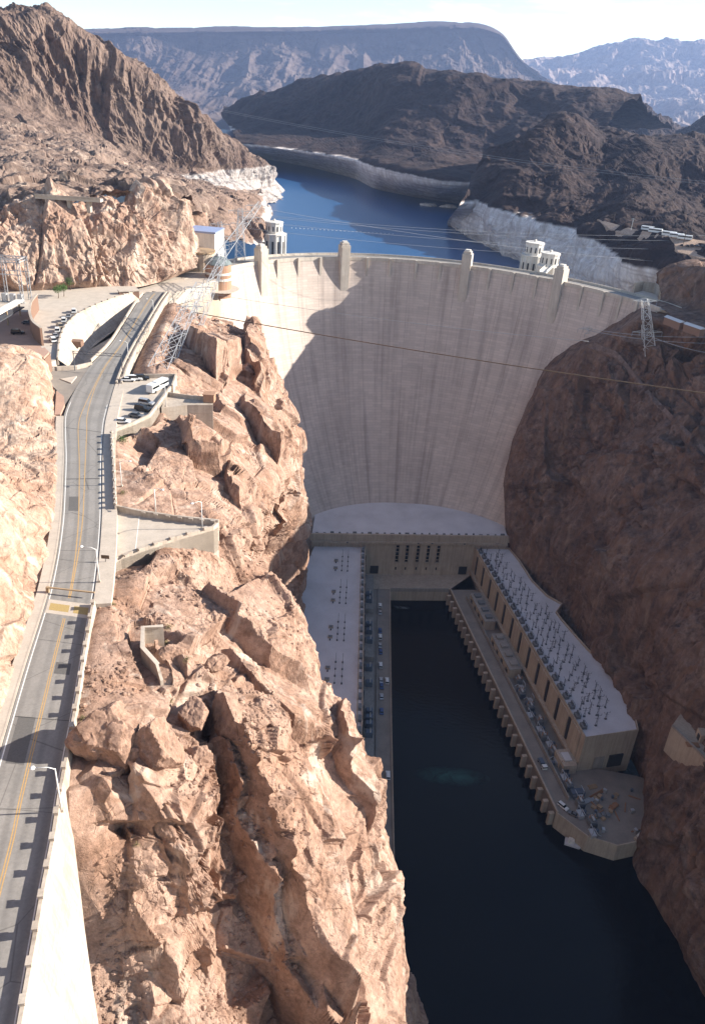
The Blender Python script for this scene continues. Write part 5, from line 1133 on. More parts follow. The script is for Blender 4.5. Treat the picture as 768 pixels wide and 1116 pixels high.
for k in range(34):
    x, y = 622+yr.random()*72, 862+yr.random()*46
    if poly_in(np.array([P(x, y, 8.21)[0]]), np.array([P(x, y, 8.21)[1]]), np.array([gpt(GL-3, -9)]+yard[1:]+[(133, 262), (112, 262)]))[0] < 2: continue
    kd = k % 4; lb = ('tan timber pallet lying in the cluttered loading yard', 'blue grey drum standing in the cluttered loading yard', 'grey steel cabinet standing in the cluttered loading yard', 'rusty pipe length lying in the cluttered loading yard')[kd]
    if kd not in yp:
        nm, ct = (('pallet', 'pallet'), ('drum', 'drum'), ('steel_cabinet', 'cabinet'), ('pipe', 'pipe'))[kd]
        o = (MB().box((0, 0, .45), (2.2, 1.6, .9)), MB().lathe((0, 0, 0), [(.6, 0), (.65, .6), (.6, 1.4)], 10), MB().box((0, 0, .9), (1.5, 1.2, 1.8)), MB().tube([(-2.6, 0, .3), (2.6, 0, .3)], .3, 8))[kd].build(nm, (M['wood_tan'], M['blue_grey_machine'], M['galvanised'], M['rust_steel'])[kd]); tag(o, lb, ct, 'clutter in the loading yard'); yp[kd] = o
    else: o = yp[kd].copy(); COL.objects.link(o)
    o.location = Vector([float(c) for c in P(x, y, 8.21)]); o.rotation_euler = (0, 0, yr.uniform(0, 3))
car('white pickup parked at the edge of the loading yard', 'car_white', P(613, 880, 8.21), agr+.5, None, 'suv')
car('grey car parked by the yard wall above the river', 'car_grey', P(624, 888, 8.21), 2.6, None, 'sedan')
o = empty('barge', P(624, 920, .0), -.3, 'pale work barge moored below the loading yard wall', 'boat')
MB().prism([(-3.5, -1.8), (2.6, -1.8), (3.8, 0), (2.6, 1.8), (-3.5, 1.8)], -.3, .9).build('hull', M['shed_roof'], o); MB().box((-1, 0, 1.7), (2.4, 2, 1.6)).build('cabin', M['white_render'], o); MB().box((5.5, .3, .5), (4, 1.2, .25)).build('gangway', M['galvanised'], o)
o = empty('shed', P(697, 918, 6.5), .7, 'small white roofed shed at the corner of the loading yard', 'shed')
MB().box((0, 0, 1.5), (5, 4, 3)).build('wall', M['tan_concrete'], o)
for x, y in ((-1.3, -.9), (1.3, -.9), (0, 1.0)): MB().box((x, y, 3.2), (2.3, 1.7, .4)).build('roof_panel', M['white_render'], o)
# adit terrace on the right wall
from mathutils.bvhtree import BVHTree
_w = BVHTree.FromObject(bpy.data.objects['right_canyon_wall'], bpy.context.evaluated_depsgraph_get())
def wall_hit(x, y): h_ = _w.ray_cast(Vector((0, 0, CAMZ)), Vector(ray(x, y))); return np.array(h_[0])
za = float(wall_hit(740, 800)[2])+6
o = empty('adit_terrace', P(750, 800, za), 0, 'concrete terrace with a small portal hut let into the dark right cliff', 'terrace')
tp = [P(731, 792, za), P(790, 850, za), P(850, 830, za), P(800, 760, za), P(745, 772, za)]
b = MB(); b.prism([tuple(q[:2]) for q in tp], za-13, za); part(b, 'platform', M['tan_concrete'], o)
b = MB(); b.wall([tuple(q[:2]) for q in tp[:2]], .5, za-.1, za+1.1); part(b, 'parapet', M['grey_concrete'], o)
q = P(766, 806, za); b = MB(); b.box((q[0], q[1], za+2), (5, 4.4, 4)); part(b, 'hut', M['tan_concrete'], o); b = MB(); b.box((q[0]-2.6, q[1]-.3, za+1.6), (.3, 1.6, 2.6)); part(b, 'doorway', M['slot_dark'], o)
q = P(754, 812, za); b = MB(); b.box((q[0], q[1], za+.25), (5, 2.4, .4)); part(b, 'rust_plate', M['rust_steel'], o)

# ================================================================== LATTICE TOWERS, CABLES
def lattice(name, label, base, top, w0, w1, n, arms, mat='silver_steel', cat='pylon', group=None, th=.15):
    base, top = np.array(base, float), np.array(top, float); ax = top-base; L = np.linalg.norm(ax); ax /= L
    u = np.cross(ax, [0, 1, 0]); u /= np.linalg.norm(u); v = np.cross(u, ax)
    o = empty(name, base, 0, label, cat, group)
    def c(k, i, j):
        t = k/n; w = w0*(1-t)+w1*t; return base+ax*L*t+u*i*w/2+v*j*w/2
    for i, j in ((-1, -1), (1, -1), (1, 1), (-1, 1)):
        b = MB()
        for k in range(n): b.bar(c(k, i, j), c(k+1, i, j), th*1.3)
        part(b, 'leg', M[mat], o)
    b = MB()
    for k in range(n):
        for (i, j), (i2, j2) in (((-1, -1), (1, -1)), ((1, -1), (1, 1)), ((1, 1), (-1, 1)), ((-1, 1), (-1, -1))):
            b.bar(c(k, i, j), c(k+1, i2, j2), th*.8); b.bar(c(k, i2, j2), c(k+1, i, j), th*.8); b.bar(c(k+1, i, j), c(k+1, i2, j2), th*.8)
    part(b, 'bracing', M[mat], o)
    for t, half in arms:
        p = base+ax*L*t; b = MB(); d = np.array([1, .25, 0])/1.03
        for s in (-1, 1):
            b.bar(p+d*s*half, p+ax*1.6, th*.8); b.bar(p+d*s*half, p-ax*.4, th)
            for q in (.35, .65): b.bar(p+d*s*half*q-ax*.3*(1-q), p+d*s*half*q+ax*1.6*(1-q), th*.6)
        b.bar(p-d*half, p+d*half, th); part(b, 'crossarm', M[mat], o)
        for s in (-1, -.5, .5, 1):
            e = p+d*s*half; part(MB().tube([e, e-np.array([0, 0, 2.2])], .13, 6), 'insulator', M['wire_grey'], o)
    return o
lattice('pylon', 'silver lattice tower leaning over the cliff beside the upper road', P(172, 410, 178), P(216, 318, 192)+np.array([2, -6, 4]), 7, 3.0, 8, [(.98, 6), (.74, 5.5)])
lattice('pylon', 'silver lattice tower leaning below the round building', P(205, 372, 172), P(245, 292, 188)+np.array([0, -4, 6]), 6.5, 2.6, 8, [(.97, 6), (.7, 5)])
lattice('pylon', 'slender lattice tower rising behind the round building', P(225, 300, 182), PY(283, 222, 470), 6, 2.2, 8, [(.97, 7), (.8, 6)])
lattice('pylon', 'tall lattice tower beside the white intake tower', P(262, 290, 176), PY(262, 228, 505), 6, 2.4, 7, [(.97, 7), (.75, 6)])
lattice('pylon', 'tall lattice tower left of the white intake tower, wide crossarms', P(243, 293, 178), PY(240, 243, 500), 5, 2.2, 6, [(.97, 6), (.7, 5)])
lattice('pylon', 'lattice tower with two crossarms on the shaded right slope', P(708, 402, 148), P(698, 340, 178)+np.array([-2, -8, 8]), 7, 3, 8, [(.99, 7), (.55, 9)], mat='lamp_white', th=.16)
lattice('pylon', 'lattice tower low on the right slope, lower than its neighbour', P(740, 412, 146), P(734, 378, 160)+np.array([0, 0, 4]), 6, 2.6, 6, [(.98, 7)], mat='lamp_white', th=.2)
lattice('pylon', 'lattice tower reaching out from the cliff in front of the dam face', P(655, 376, 148), P(641, 358, 158), 5, 2.2, 4, [(.98, 7), (.7, 5)], mat='lamp_white', th=.2)
# big steel frame at the left edge
o = empty('switchyard_gantry', P(5, 322, 184), 0, 'large silver steel switchyard gantry against the lit cliff at left', 'gantry')
FY = 338.; A, B = PY(-26, 327, FY), PY(25, 327, FY); b = MB()
for yy in (0, 8):
    for x in (A[0], (A[0]+B[0])/2, B[0]):
        for d in (-.6, .6): b.bar((x+d, FY+yy, 183), (x+d, FY+yy, 202), .28)
        for k in range(8): b.bar((x-.6, FY+yy, 183+k*2.4), (x+.6, FY+yy, 185.4+k*2.4), .18)
part(b, 'column', M['silver_steel'], o)
b = MB()
for yy in (0, 8):
    for z in (201, 202.2, 196): b.bar((A[0]-1, FY+yy, z), (B[0]+1, FY+yy, z), .28)
    for k in range(14): x0 = A[0]+(B[0]-A[0])*k/14; x1 = A[0]+(B[0]-A[0])*(k+1)/14; b.bar((x0, FY+yy, 201), (x1, FY+yy, 202.2), .16); b.bar((x0, FY+yy, 202.2), (x1, FY+yy, 201), .16)
for x in (A[0], B[0]):
    for z in (201, 202.2): b.bar((x, FY, z), (x, FY+8, z), .25)
part(b, 'beam', M['silver_steel'], o)
for k in range(6):
    x = A[0]+(B[0]-A[0])*(k+.5)/6; part(MB().tube([(x, FY, 201), (x, FY, 197)], .2, 6), 'insulator', M['wire_grey'], o); part(MB().box((x, FY+2, 185.5), (2, 2, 4)), 'cabinet', M['galvanised'], o)
def cable(label, a, c, sag, rad, mat='wire_grey', name='power_line', cat='power line', group=None):
    a, c = np.array(a), np.array(c); m_ = (a+c)/2; t = np.linspace(0, 1, 40); pts = a[None]*(1-t[:, None])+c[None]*t[:, None]; pts[:, 2] -= 4*sag*t*(1-t)
    o = empty(name, a, 0, label, cat, group) if False else None
    b = MB().tube(pts, rad, 6); ob = b.build(name, M[mat], smooth=True); return tag(ob, label, cat, group)
cable('thick brown cable slung across the canyon in front of the dam', PY(20, 303, 430), PY(800, 433, 300), 3, .22, 'cable_brown', 'cable', 'cable')
gp = 'thin power lines over the lake and the dark hills'
lb = 'thin grey power line strung across the canyon above the dam'
for (x0, y0, Y0), (x1, y1, Y1) in (((205, 112, 1060), (800, 201, 900)), ((207, 114, 1065), (800, 204, 900)), ((250, 232, 500), (800, 262, 620)), ((250, 238, 500), (800, 272, 620)), ((245, 246, 500), (800, 283, 620)), ((280, 226, 470), (800, 290, 620)), ((262, 232, 505), (800, 256, 620))):
    cable(lb, PY(x0, y0, Y0), PY(x1, y1, Y1), 8 if Y1 == 900 else 5, .13 if Y1 == 900 else .075, group=gp)
for (x0, y0, Y0), (x1, y1, Y1) in (((640, 358, 380), (800, 366, 360)), ((641, 360, 380), (800, 374, 360)), ((698, 362, 366), (800, 388, 340)), ((216, 318, 400), (641, 372, 380))):
    cable('thin grey power line running along the shaded right slope' if x0 > 600 else 'thin grey power line crossing low in front of the dam face', PY(x0, y0, Y0), PY(x1, y1, Y1), 2, .09, group='power lines on the right slope' if x0 > 600 else None)
# slack cable down the shaded wall beside the left wing
cable('pale cable hanging down the shaded cliff to the left powerhouse', PY(315, 520, 330), P(340, 606, 30), 2, .12, 'wood_tan', 'cable', 'cable')

# ================================================================== BUILDINGS AT THE DAM ENDS
q = P(240, 300, 179); vq = np.array([-84., 470, 0])
o = empty('visitor_centre', (PY(238, 300, 438)[0], 438, 177.5), 0, 'round terracotta building with white bands and green metal roof by the dam', 'building')
MB().lathe((0, 0, -8), [(7.0, 0), (7.0, 17.5)], 28).build('wall', M['terracotta'], o, smooth=False)
for z in (1.2, 4.2): MB().lathe((0, 0, z), [(7.25, 0), (7.25, 1.2)], 28).build('window_band', M['white_render'], o)
MB().lathe((0, 0, 9.5), [(7.5, 0), (7.5, .5), (5.4, 2.4), (3.0, 3.4), (.6, 4.0)], 10).build('roof', M['copper_green'], o)
MB().lathe((0, 0, 13.4), [(1.2, 0), (1.0, 1.2)], 10).build('roof_vent', M['silver_steel'], o)
MB().lathe((0, -1, -4), [(11.5, 0), (11.5, .5)], 28).build('balcony', M['walk_concrete'], o)
o = empty('building', PY(220, 262, 500), 0, 'white building with a flat blue roof behind the round one', 'building')
o.location.z = 181; b0 = PY(205, 248, 480); b1 = PY(236, 252, 478)
zt = (b0[2]+b1[2])/2
b = MB(); b.prism([(b0[0], 474), (b1[0], 472), (b1[0]+2, 490), (b0[0]+2, 492)], 176, zt-1); part(b, 'wall', M['white_render'], o)
b = MB(); b.prism([(b0[0]-.6, 473.4), (b1[0]+.6, 471.4), (b1[0]+2.5, 490.5), (b0[0]+1.5, 492.5)], zt-.99, zt); part(b, 'roof', M['roof_blue'], o)
b = MB(); b.box(((b0[0]+b1[0])/2-2, 472.6, 186), (9, 1, 5)); part(b, 'shaded_opening', M['brown_wall'], o)
o = empty('building', PY(219, 283, 452), 0, 'low tan building with a rounded flat roof under the white one', 'building'); o.location.z = 180
b0 = PY(203, 266, 455); MB().lathe((0, 0, -6), [(7.8, 0), (7.8, b0[2]-177)], 26).build('wall', M['tan_concrete'], o); MB().lathe((0, 0, b0[2]-183), [(8.4, 0), (8.4, .8)], 26).build('roof', M['wood_tan'], o)
def intake(label, X, Y, ztop, rlow, rup, zbase=110):
    o = empty('intake_tower', (X, Y, 134), 0, label, 'intake tower')
    zs = ztop-134
    MB().lathe((0, 0, -25), [(rlow, 0), (rlow, 25+zs-9)], 12, R(15)).build('lower_shaft', M['white_render'], o)
    MB().lathe((0, 0, zs-8.999), [(rlow+.5, 0), (rlow+.5, .9)], 12, R(15)).build('gallery', M['white_render'], o)
    up = MB().lathe((0, 0, zs-8.1), [(rup, 0), (rup, 7), (rup+.35, 7.01), (rup+.35, 7.9), (rup*.5, 8.2)], 12, R(15)).build('upper_house', M['white_render'], o)
    MB().lathe((0, 0, zs+.1), [(.9, 0), (.9, 1.2), (.2, 1.6)], 8).build('roof_finial', M['white_render'], up)
    for k in range(12):
        a = R(15)+2*math.pi*(k+.5)/12; ca, sa = math.cos(a), math.sin(a); rr_ = rlow*math.cos(math.pi/12); ru = rup*math.cos(math.pi/12)
        b = MB(); b.box((rr_*ca, rr_*sa, zs-18), (.5, rlow*.15, 10), a); b.build('window_slot', M['slot_dark'], o)
        b = MB(); b.box((ru*ca, ru*sa, zs-4.8), (.4, rup*.13, 3.4), a); b.build('window', M['slot_dark'], up)
        a2 = R(15)+2*math.pi*k/12; MB().box((rlow*math.cos(a2), rlow*math.sin(a2), zs-20), (1.2, 1.0, 22), a2).build('buttress', M['white_render'], o)
    return o
t_ = PY(299, 241, 600); intake('white intake tower rising from the lake at the left dam end', t_[0], 600, t_[2], 8.6, 6.2)
t_ = PY(583, 263.5, 552); intake('tall white intake tower behind the right crest, farther and left of the pair', t_[0], 552, t_[2], 7.4, 6.0)
t_ = PY(600, 275, 532); intake('white intake tower behind the right crest, nearer of the pair', t_[0], 532, t_[2], 7.0, 5.9)
o = empty('footbridge', PY(590, 296, 515), 0, 'white footbridge from the crest to the right intake towers', 'footbridge')
A, B = np.array(crest_pt(crest_angle(582), -13)), PY(600, 287, 532); A[2] = 180.5; B[2] = 182; b = MB(); b.bar(A, B, 4.5, .7); part(b, 'deck', M['white_render'], o)
b = MB(); b.bar(A+np.array([-2.2, 0, .9]), B+np.array([-2.2, 0, .9]), .25, 1.0); b.bar(A+np.array([2.2, 0, .9]), B+np.array([2.2, 0, .9]), .25, 1.0); part(b, 'parapet', M['white_render'], o)
from mathutils.bvhtree import BVHTree
dep = bpy.context.evaluated_depsgraph_get(); _bv = {}
def on(x, y, name):
    if name not in _bv: _bv[name] = BVHTree.FromObject(bpy.data.objects[name], dep)
    h_ = _bv[name].ray_cast(Vector((0, 0, CAMZ)), Vector(ray(x, y))); return np.array(h_[0]) if h_[0] else P(x, y, 185)
q = P(141, 327, 181); o = empty('portal_block', q, .5, 'dark brown portal block at the far end of the curved basin', 'portal'); MB().box((0, 0, 1), (9, 3, 6.5)).build('wall', M['brown_wall'], o); MB().box((0, 0, 4.5), (9.6, 3.6, .5)).build('roof', M['walk_concrete'], o); MB().box((-.5, -1.55, .3), (5, .2, 3.6)).build('opening', M['slot_dark'], o)
# bench road, huts on the left hillside
o = empty('hut', on(104, 212, 'left_cut_cliff')+np.array([0, 1, -1]), 0, 'small brown hut on the left hillside road cut', 'hut'); MB().box((0, 0, 2), (6, 6, 6.5)).build('wall', M['brown_wall'], o); MB().box((0, 0, 5.4), (6.6, 6.6, .4)).build('roof', M['shed_roof'], o); MB().box((-1, -3.05, 1), (1.6, .2, 3)).build('door', M['slot_dark'], o)
o = empty('loading_dock', on(78, 222, 'left_cut_cliff')+np.array([0, -2, 1.5]), .05, 'pale concrete road bridge crossing the left hillside', 'bridge'); MB().box((0, 0, 1), (30, 5, 1.2)).build('deck', M['walk_concrete'], o); MB().box((0, -2.6, 2), (30, .3, .9)).build('parapet', M['wall_concrete'], o)
for x in (-10, 0, 9): MB().box((x, 0, -2), (1.6, 3.6, 5)).build('pier', M['wall_concrete'], o)
# ---- right abutment: two long sheds on the road, lay-by with vehicles on the hill
for k, (x0, y0, x1, y1) in enumerate(((727, 343.5, 744, 350), (748, 351, 766, 357))):
    a, c = P(x0, y0, 184), P(x1, y1, 184); mm = (a+c)/2; d = c-a; o = empty('road_shed', (mm[0], mm[1], 179.6), math.atan2(d[1], d[0]), ['long pale roofed shed on the right road, nearer the dam', 'long pale roofed shed on the right road, at the photo edge'][k], 'shed'); L = np.linalg.norm(d[:2])
    MB().box((0, 0, 1.8), (L, 3.4, 3.6)).build('wall', M['brown_wall'], o); MB().add([(-L/2-.3, -2, 3.6), (L/2+.3, -2, 3.6), (L/2+.3, 2, 3.6), (-L/2-.3, 2, 3.6), (-L/2-.3, 0, 4.5), (L/2+.3, 0, 4.5)], [(0, 1, 5, 4), (2, 3, 4, 5), (0, 4, 3), (1, 2, 5), (0, 3, 2, 1)]).build('roof', M['shed_roof'], o)
lay = [on(x, y, 'right_hill') for x, y in ((650, 240), (690, 251), (730, 259), (767, 264), (767, 284), (738, 276), (696, 262), (664, 251))]
b = MB(); zl = [float(q[2])+1.0 for q in lay]; b.prism([tuple(q[:2]) for q in lay][::-1], [z-9 for z in zl][::-1], zl[::-1]); lb_ = b.build('lay_by', M['dirt'])
bm_ = bmesh.new(); bm_.from_mesh(lb_.data); bmesh.ops.triangulate(bm_, faces=bm_.faces[:]); bm_.to_mesh(lb_.data); bm_.free(); tag(lb_, kind='structure'); bpy.context.view_layer.update(); dep = bpy.context.evaluated_depsgraph_get()
def onlay(x, y):
    q = on(x, y, 'lay_by'); h = on(x, y, 'right_hill'); return (q if q[1] < h[1] else h)+np.array([0, 0, .1])
gl = 'white coaches and trailers in the lay-by'
proto = None
for k, (x, y) in enumerate(((705, 249.5), (713, 252), (728, 255.5), (736, 257.5), (745, 259.5))):
    p = onlay(x, y+2)
    if proto is None:
        proto = o = empty('coach', p, -.55, 'white coach parked in the lay-by on the dark right hillside', 'coach', gl); MB().box((0, 0, 1.9), (10, 2.6, 2.9)).build('body', M['car_white'], o, bevel=.12); MB().box((0, 0, 2.3), (9.4, 2.64, .8)).build('window_band', M['black_glass'], o)
        for xx in (-3.2, 3.2): MB().tube([(xx, -1.2, .5), (xx, 1.2, .5)], .5, 10).build('wheel', M['rubber'], o)
    else: clone(proto, p, -.55+.05*k)
proto = None
for k, (x, y) in enumerate(((742, 266.5), (748, 267), (753, 266.5), (758, 267), (764, 267.5))):
    p = onlay(x, y+2)
    if proto is None: proto = car('dark car lined up in the lay-by below the white coaches', 'car_black', p, 1.3, 'dark cars in the lay-by', 'sedan')
    else: clone(proto, p, 1.3+.1*k)
for k, (x, y, h_) in enumerate(((687, 247, 9), (744, 262, 11), (668, 238, 8))):
    p = onlay(x, y+4); MB_ = MB().tube([(0, 0, -2), (0, 0, h_)], .2, 6).bar((-1.5, 0, h_-.5), (1.5, 0, h_-.5), .25); o = MB_.build('utility_pole', M['lamp_white'] if k == 0 else M['bark']); o.location = Vector([float(c) for c in p])
    tag(o, ['white utility pole standing at the lay-by road edge', 'brown utility pole behind the dark parked cars', 'thin utility pole on the dark slope above the lay-by'][k], 'pole')
o = empty('portal', PY(625, 300, 470), 0, 'pale curved concrete forecourt wall at the right end of the crest', 'wall'); c = PY(706, 318, 440)
b = MB(); b.wall([PY(690, 318, 482)[:2], PY(700, 314, 488)[:2], PY(712, 313, 486)[:2], PY(719, 316, 474)[:2]], .8, 174, 184); part(b, 'wall', M['wall_concrete'], o)
b = MB(); b.prism([tuple(q[:2]) for q in (PY(688, 322, 474), PY(700, 317, 484), PY(716, 318, 476), PY(718, 326, 458))], 170, 179.3); part(b, 'forecourt', M['walk_concrete'], o)
# ---- lake: rock islet, buoys
def boulder(name, size, seed, loc, mat, rz=0, sub=5, nplanes=11, rough=.028):
    rg = np.random.RandomState(seed); bm = bmesh.new(); bmesh.ops.create_icosphere(bm, subdivisions=sub, radius=1); bm.verts.ensure_lookup_table()
    V = np.array([v.co[:] for v in bm.verts]); pl = rg.normal(size=(nplanes, 3)); pl /= np.linalg.norm(pl, axis=1)[:, None]; dd = rg.uniform(.6, .88, nplanes)
    D = np.clip(V@pl.T, 1e-3, None); r = np.min(dd/D, axis=1); r = np.minimum(r, 1.02); V = V*r[:, None]
    V = V*np.array(size); L = max(size)
    nn = V/np.maximum(np.linalg.norm(V, axis=1), 1e-6)[:, None]
    V = V+nn*(fbm(V/(L*.35)+seed, 5, seed)*L*rough+rock(V+seed*9, [(L*.45, L*.05, (1, 1, 1)), (L*.18, L*.022, (1, 1, 1))], seed))[:, None]
    for v, q in zip(bm.verts, V): v.co = q
    me = bpy.data.meshes.new(name); bm.to_mesh(me); bm.free(); me.materials.append(M[mat]); me.polygons.foreach_set('use_smooth', [False]*len(me.polygons))
    o = link(bpy.data.objects.new(name, me)); o.location = Vector([float(c) for c in loc]); o.rotation_euler = (0, 0, rz); return o
tag(boulder('islet', (14, 10, 6), 5, P(466, 225, 133), 'ring_rock', sub=4), 'small pale rock islet in the lake near the far shore', 'islet')
tag(boulder('islet', (16, 7, 5), 6, P(490, 227, 133), 'ring_rock', sub=4), 'low dark rock islet beside the pale one', 'islet')
proto = None
for k in range(26):
    x = 318+k*4.4; q = P(x, 248.5+.06*(x-318), 134)
    if proto is None: proto = MB().lathe((0, 0, -.3), [(.3, 0), (.6, .3), (.6, .6), (.3, .8)], 8).build('buoy', M['lamp_white']); tag(proto, 'white float in the boom line across the blue lake', 'buoy', 'floats of the boom line'); o = proto
    else: o = proto.copy(); COL.objects.link(o)
    o.location = Vector([float(c) for c in q])
# ---- boulders standing on the shelf beside the road
for k, (x, y, z, sz, sd, rz, lb) in enumerate([
  (113, 808, 189.4, (4.9, 4.2, 7.2), 11, .3, 'large brown boulder beside the road wall, casting a shadow over the road'),
  (168, 816, 187.4, (5.0, 4.4, 5.6), 12, 1.1, 'large rounded brown boulder right of the one at the wall'),
  (146, 820, 187.6, (1.9, 1.9, 3.2), 13, .5, 'narrow boulder wedged between the two big brown boulders'),
  (214, 828, 181.5, (3.0, 2.4, 2.4), 14, .8, 'medium split boulder lying right of the big pair'),
  (199, 812, 183.5, (1.2, 1.1, 1.3), 15, .1, 'small pale boulder wedged beside the big pair'),
  (211, 780, 182.6, (3.8, 3.0, 2.6), 16, 2.0, 'broad low boulder above the split one'),
  (186, 716, 184.2, (3.4, 2.2, 2.2), 17, .4, 'dark shaded boulder beside the bent concrete wall'),
  (235, 722, 180.0, (3.2, 2.2, 1.8), 18, .9, 'reddish boulder on the slope right of the shaded one'),
  (264, 752, 173.0, (3.0, 2.6, 2.2), 19, 2.4, 'rounded boulder in the middle of the slope rubble')]):
    tag(boulder('boulder', sz, sd, P(x, y, z), 'boulder_rock', rz, sub=5), lb, 'boulder')
# track along the shaded right slope, laid on the rock
from mathutils.bvhtree import BVHTree
dep = bpy.context.evaluated_depsgraph_get(); bvr = BVHTree.FromObject(bpy.data.objects['right_canyon_wall'], dep)
tk = []
for t in np.linspace(0, 1, 60):
    x = np.interp(t, [0, .3, .6, 1], [640, 672, 712, 800]); y = np.interp(t, [0, .3, .6, 1], [371, 383, 432, 520])
    for e in (0, 7): d = ray(x, y+e); hh = bvr.ray_cast(Vector((0, 0, CAMZ)), Vector(d)); tk.append(np.array(hh[0]) if hh[0] else (tk[-1] if tk else P(x, y, 150)))
tk = np.array(tk).reshape(-1, 2, 3)
for _ in range(4): tk[1:-1] = (tk[:-2]+tk[1:-1]*2+tk[2:])/4
dn = tk-np.array([0, 0, CAMZ]); dn /= np.linalg.norm(dn, axis=2, keepdims=True); tk = tk-dn*.8; low = tk.copy(); low[:, :, 2] -= 4; low += dn*3
V4 = np.stack([low[:, 0], tk[:, 0], tk[:, 1], low[:, 1]], 1).reshape(-1, 3); tag(mesh_np('track', V4, gridF(60, 4), M['plateau_rock'], smooth=False), kind='structure')
# scattered stones: nobody could count them
rg = np.random.RandomState(8); vs, fs = [], []
ico = bmesh.new(); bmesh.ops.create_icosphere(ico, subdivisions=1, radius=1); iv = np.array([v.co[:] for v in ico.verts]); jf = np.array([[v.index for v in f.verts] for f in ico.faces]); ico.free()
dep = bpy.context.evaluated_depsgraph_get(); land = [bpy.data.objects[n] for n in ('left_canyon_side',)]
bv = BVHTree.FromObject(land[0], dep)
def ground_z(x, y, dflt=None):
    h_ = bv.ray_cast(Vector((x, y, 400)), Vector((0, 0, -1))); return h_[0].z if h_[0] else dflt
cnt = 0
for k in range(9000):
    x, y = rg.uniform(85, 330), rg.uniform(605, 1116); q = P(x, y, 178-.12*max(0, x-180)); z = ground_z(q[0], q[1])
    if z is None or z < 130 or poly_in(np.array([q[0]]), np.array([q[1]]), TERR[:, :2])[0] > -1.5: continue
    if vn(np.array([[q[0]/7, q[1]/7, 0]]), 3)[0] < .12: continue
    s = .10+.42*rg.rand()**4; A_ = iv*(1+rg.uniform(-.35, .35, iv.shape))*s*np.array([1.2, 1, .7]); vs.append(A_+np.array([q[0], q[1], z+s*.2])); fs.append(jf+len(iv)*cnt); cnt += 1
o = mesh_np('loose_stones', np.concatenate(vs), np.concatenate(fs), M['tan_rock'], smooth=False); tag(o, 'loose stones scattered over the pink rock slope', 'stones', kind='stuff')
# ---- shrubs and small trees
def shrub(loc, s, seed, mat, label, group='desert shrubs on the rock slope', name='shrub'):
    rg = random.Random(seed); o = empty(name, loc, rg.uniform(0, 6), label, 'shrub', group); b = MB()
    for k in range(9):
        a = rg.uniform(0, 6.28); t = rg.uniform(.3, 1); b.bar((0, 0, -.1), (math.cos(a)*s*.6*t, math.sin(a)*s*.6*t, s*.7*rg.uniform(.5, 1)), .05)
    b.build('stems', M['bark'], o); b = MB()
    for k in range(420):
        a = rg.uniform(0, 6.28); e = rg.uniform(-.1, 1.5); r = s*(.35+.65*rg.random()**.5)*(1+.3*math.sin(3*a+seed)); c = Vector((math.cos(a)*math.cos(e)*r, math.sin(a)*math.cos(e)*r, max(.03, math.sin(e)*r*.8))); w = s*rg.uniform(.05, .11)
        u = Vector((rg.gauss(0, 1), rg.gauss(0, 1), rg.gauss(0, 1))).normalized()*w; v = u.cross(Vector((rg.gauss(0, 1), rg.gauss(0, 1), rg.gauss(0, 1))).normalized())
        b.add([c-u, c+v*.5, c+u, c-v*.5], [(0, 1, 2, 3)])
    b.build('foliage', M[mat], o); return o
sh = [(134, 484, 183.5, 1.9, 'green_leaf', 'green shrub below the car park wall'), (134, 540, 185.2, 1.0, 'desert_leaf', 'small olive shrub beside the upper parapet wall'), (184, 683, 184.5, .9, 'dry_leaf', 'dry shrub at the end of the bent concrete wall'), (181, 694, 184.3, .8, 'dry_leaf', 'dry shrub between the bent wall and shaded boulder'), (205, 740, 181, .8, 'desert_leaf', 'olive shrub in the gully below the shaded boulder'), (185, 760, 183.5, .8, 'dry_leaf', 'dry shrub above the rounded big boulder'), (91, 785, 188, .7, 'desert_leaf', 'small olive shrub at the foot of the road wall above the boulders'), (247, 742, 177, .8, 'dry_leaf', 'dry shrub among rubble right of the gully'), (123, 660, 187, .7, 'dry_leaf', 'dry shrub near the top of the pink slope'), (268, 700, 172, .7, 'desert_leaf', 'olive shrub on the ledge near the rim'), (150, 930, 178, .5, 'dry_leaf', 'dry shrub on the broken slab below the boulders'), (88, 980, 174, .5, 'desert_leaf', 'olive shrub at the foot of the tall road wall')]
for k, (x, y, z, s, mt, lb) in enumerate(sh):
    q = P(x, y, z); zz_ = ground_z(q[0], q[1], q[2]); shrub((q[0], q[1], zz_ if abs(zz_-z) < 9 else z), s, k+3, mt, lb)
for k, (x, y) in enumerate(((70, 323), (77, 316), (64, 325))):
    q = P(x, y, 184.0); rg = random.Random(k+50); o = empty('small_tree', q, 0, ['small green tree on the plaza, middle of three', 'small green tree on the plaza nearest the cliff', 'small green tree on the plaza nearest the paving'][k], 'tree')
    MB().tube([(0, 0, 0), (.2, 0, 2), (0, .1, 3.6)], [.2, .15, .08], 7).build('trunk', M['bark'], o); b = MB()
    for j in range(700):
        c = Vector((rg.gauss(0, 1), rg.gauss(0, 1), rg.gauss(0, .7))); c = c.normalized()*2.0*rg.random()**.4+Vector((0, 0, 4)); u = Vector((rg.gauss(0, 1), rg.gauss(0, 1), rg.gauss(0, 1))).normalized()*.22; v = u.cross(Vector((rg.gauss(0, 1), rg.gauss(0, 1), rg.gauss(0, 1))).normalized())
        b.add([c-u, c+v*.6, c+u, c-v*.6], [(0, 1, 2, 3)])
    b.build('crown', M['green_leaf'], o)
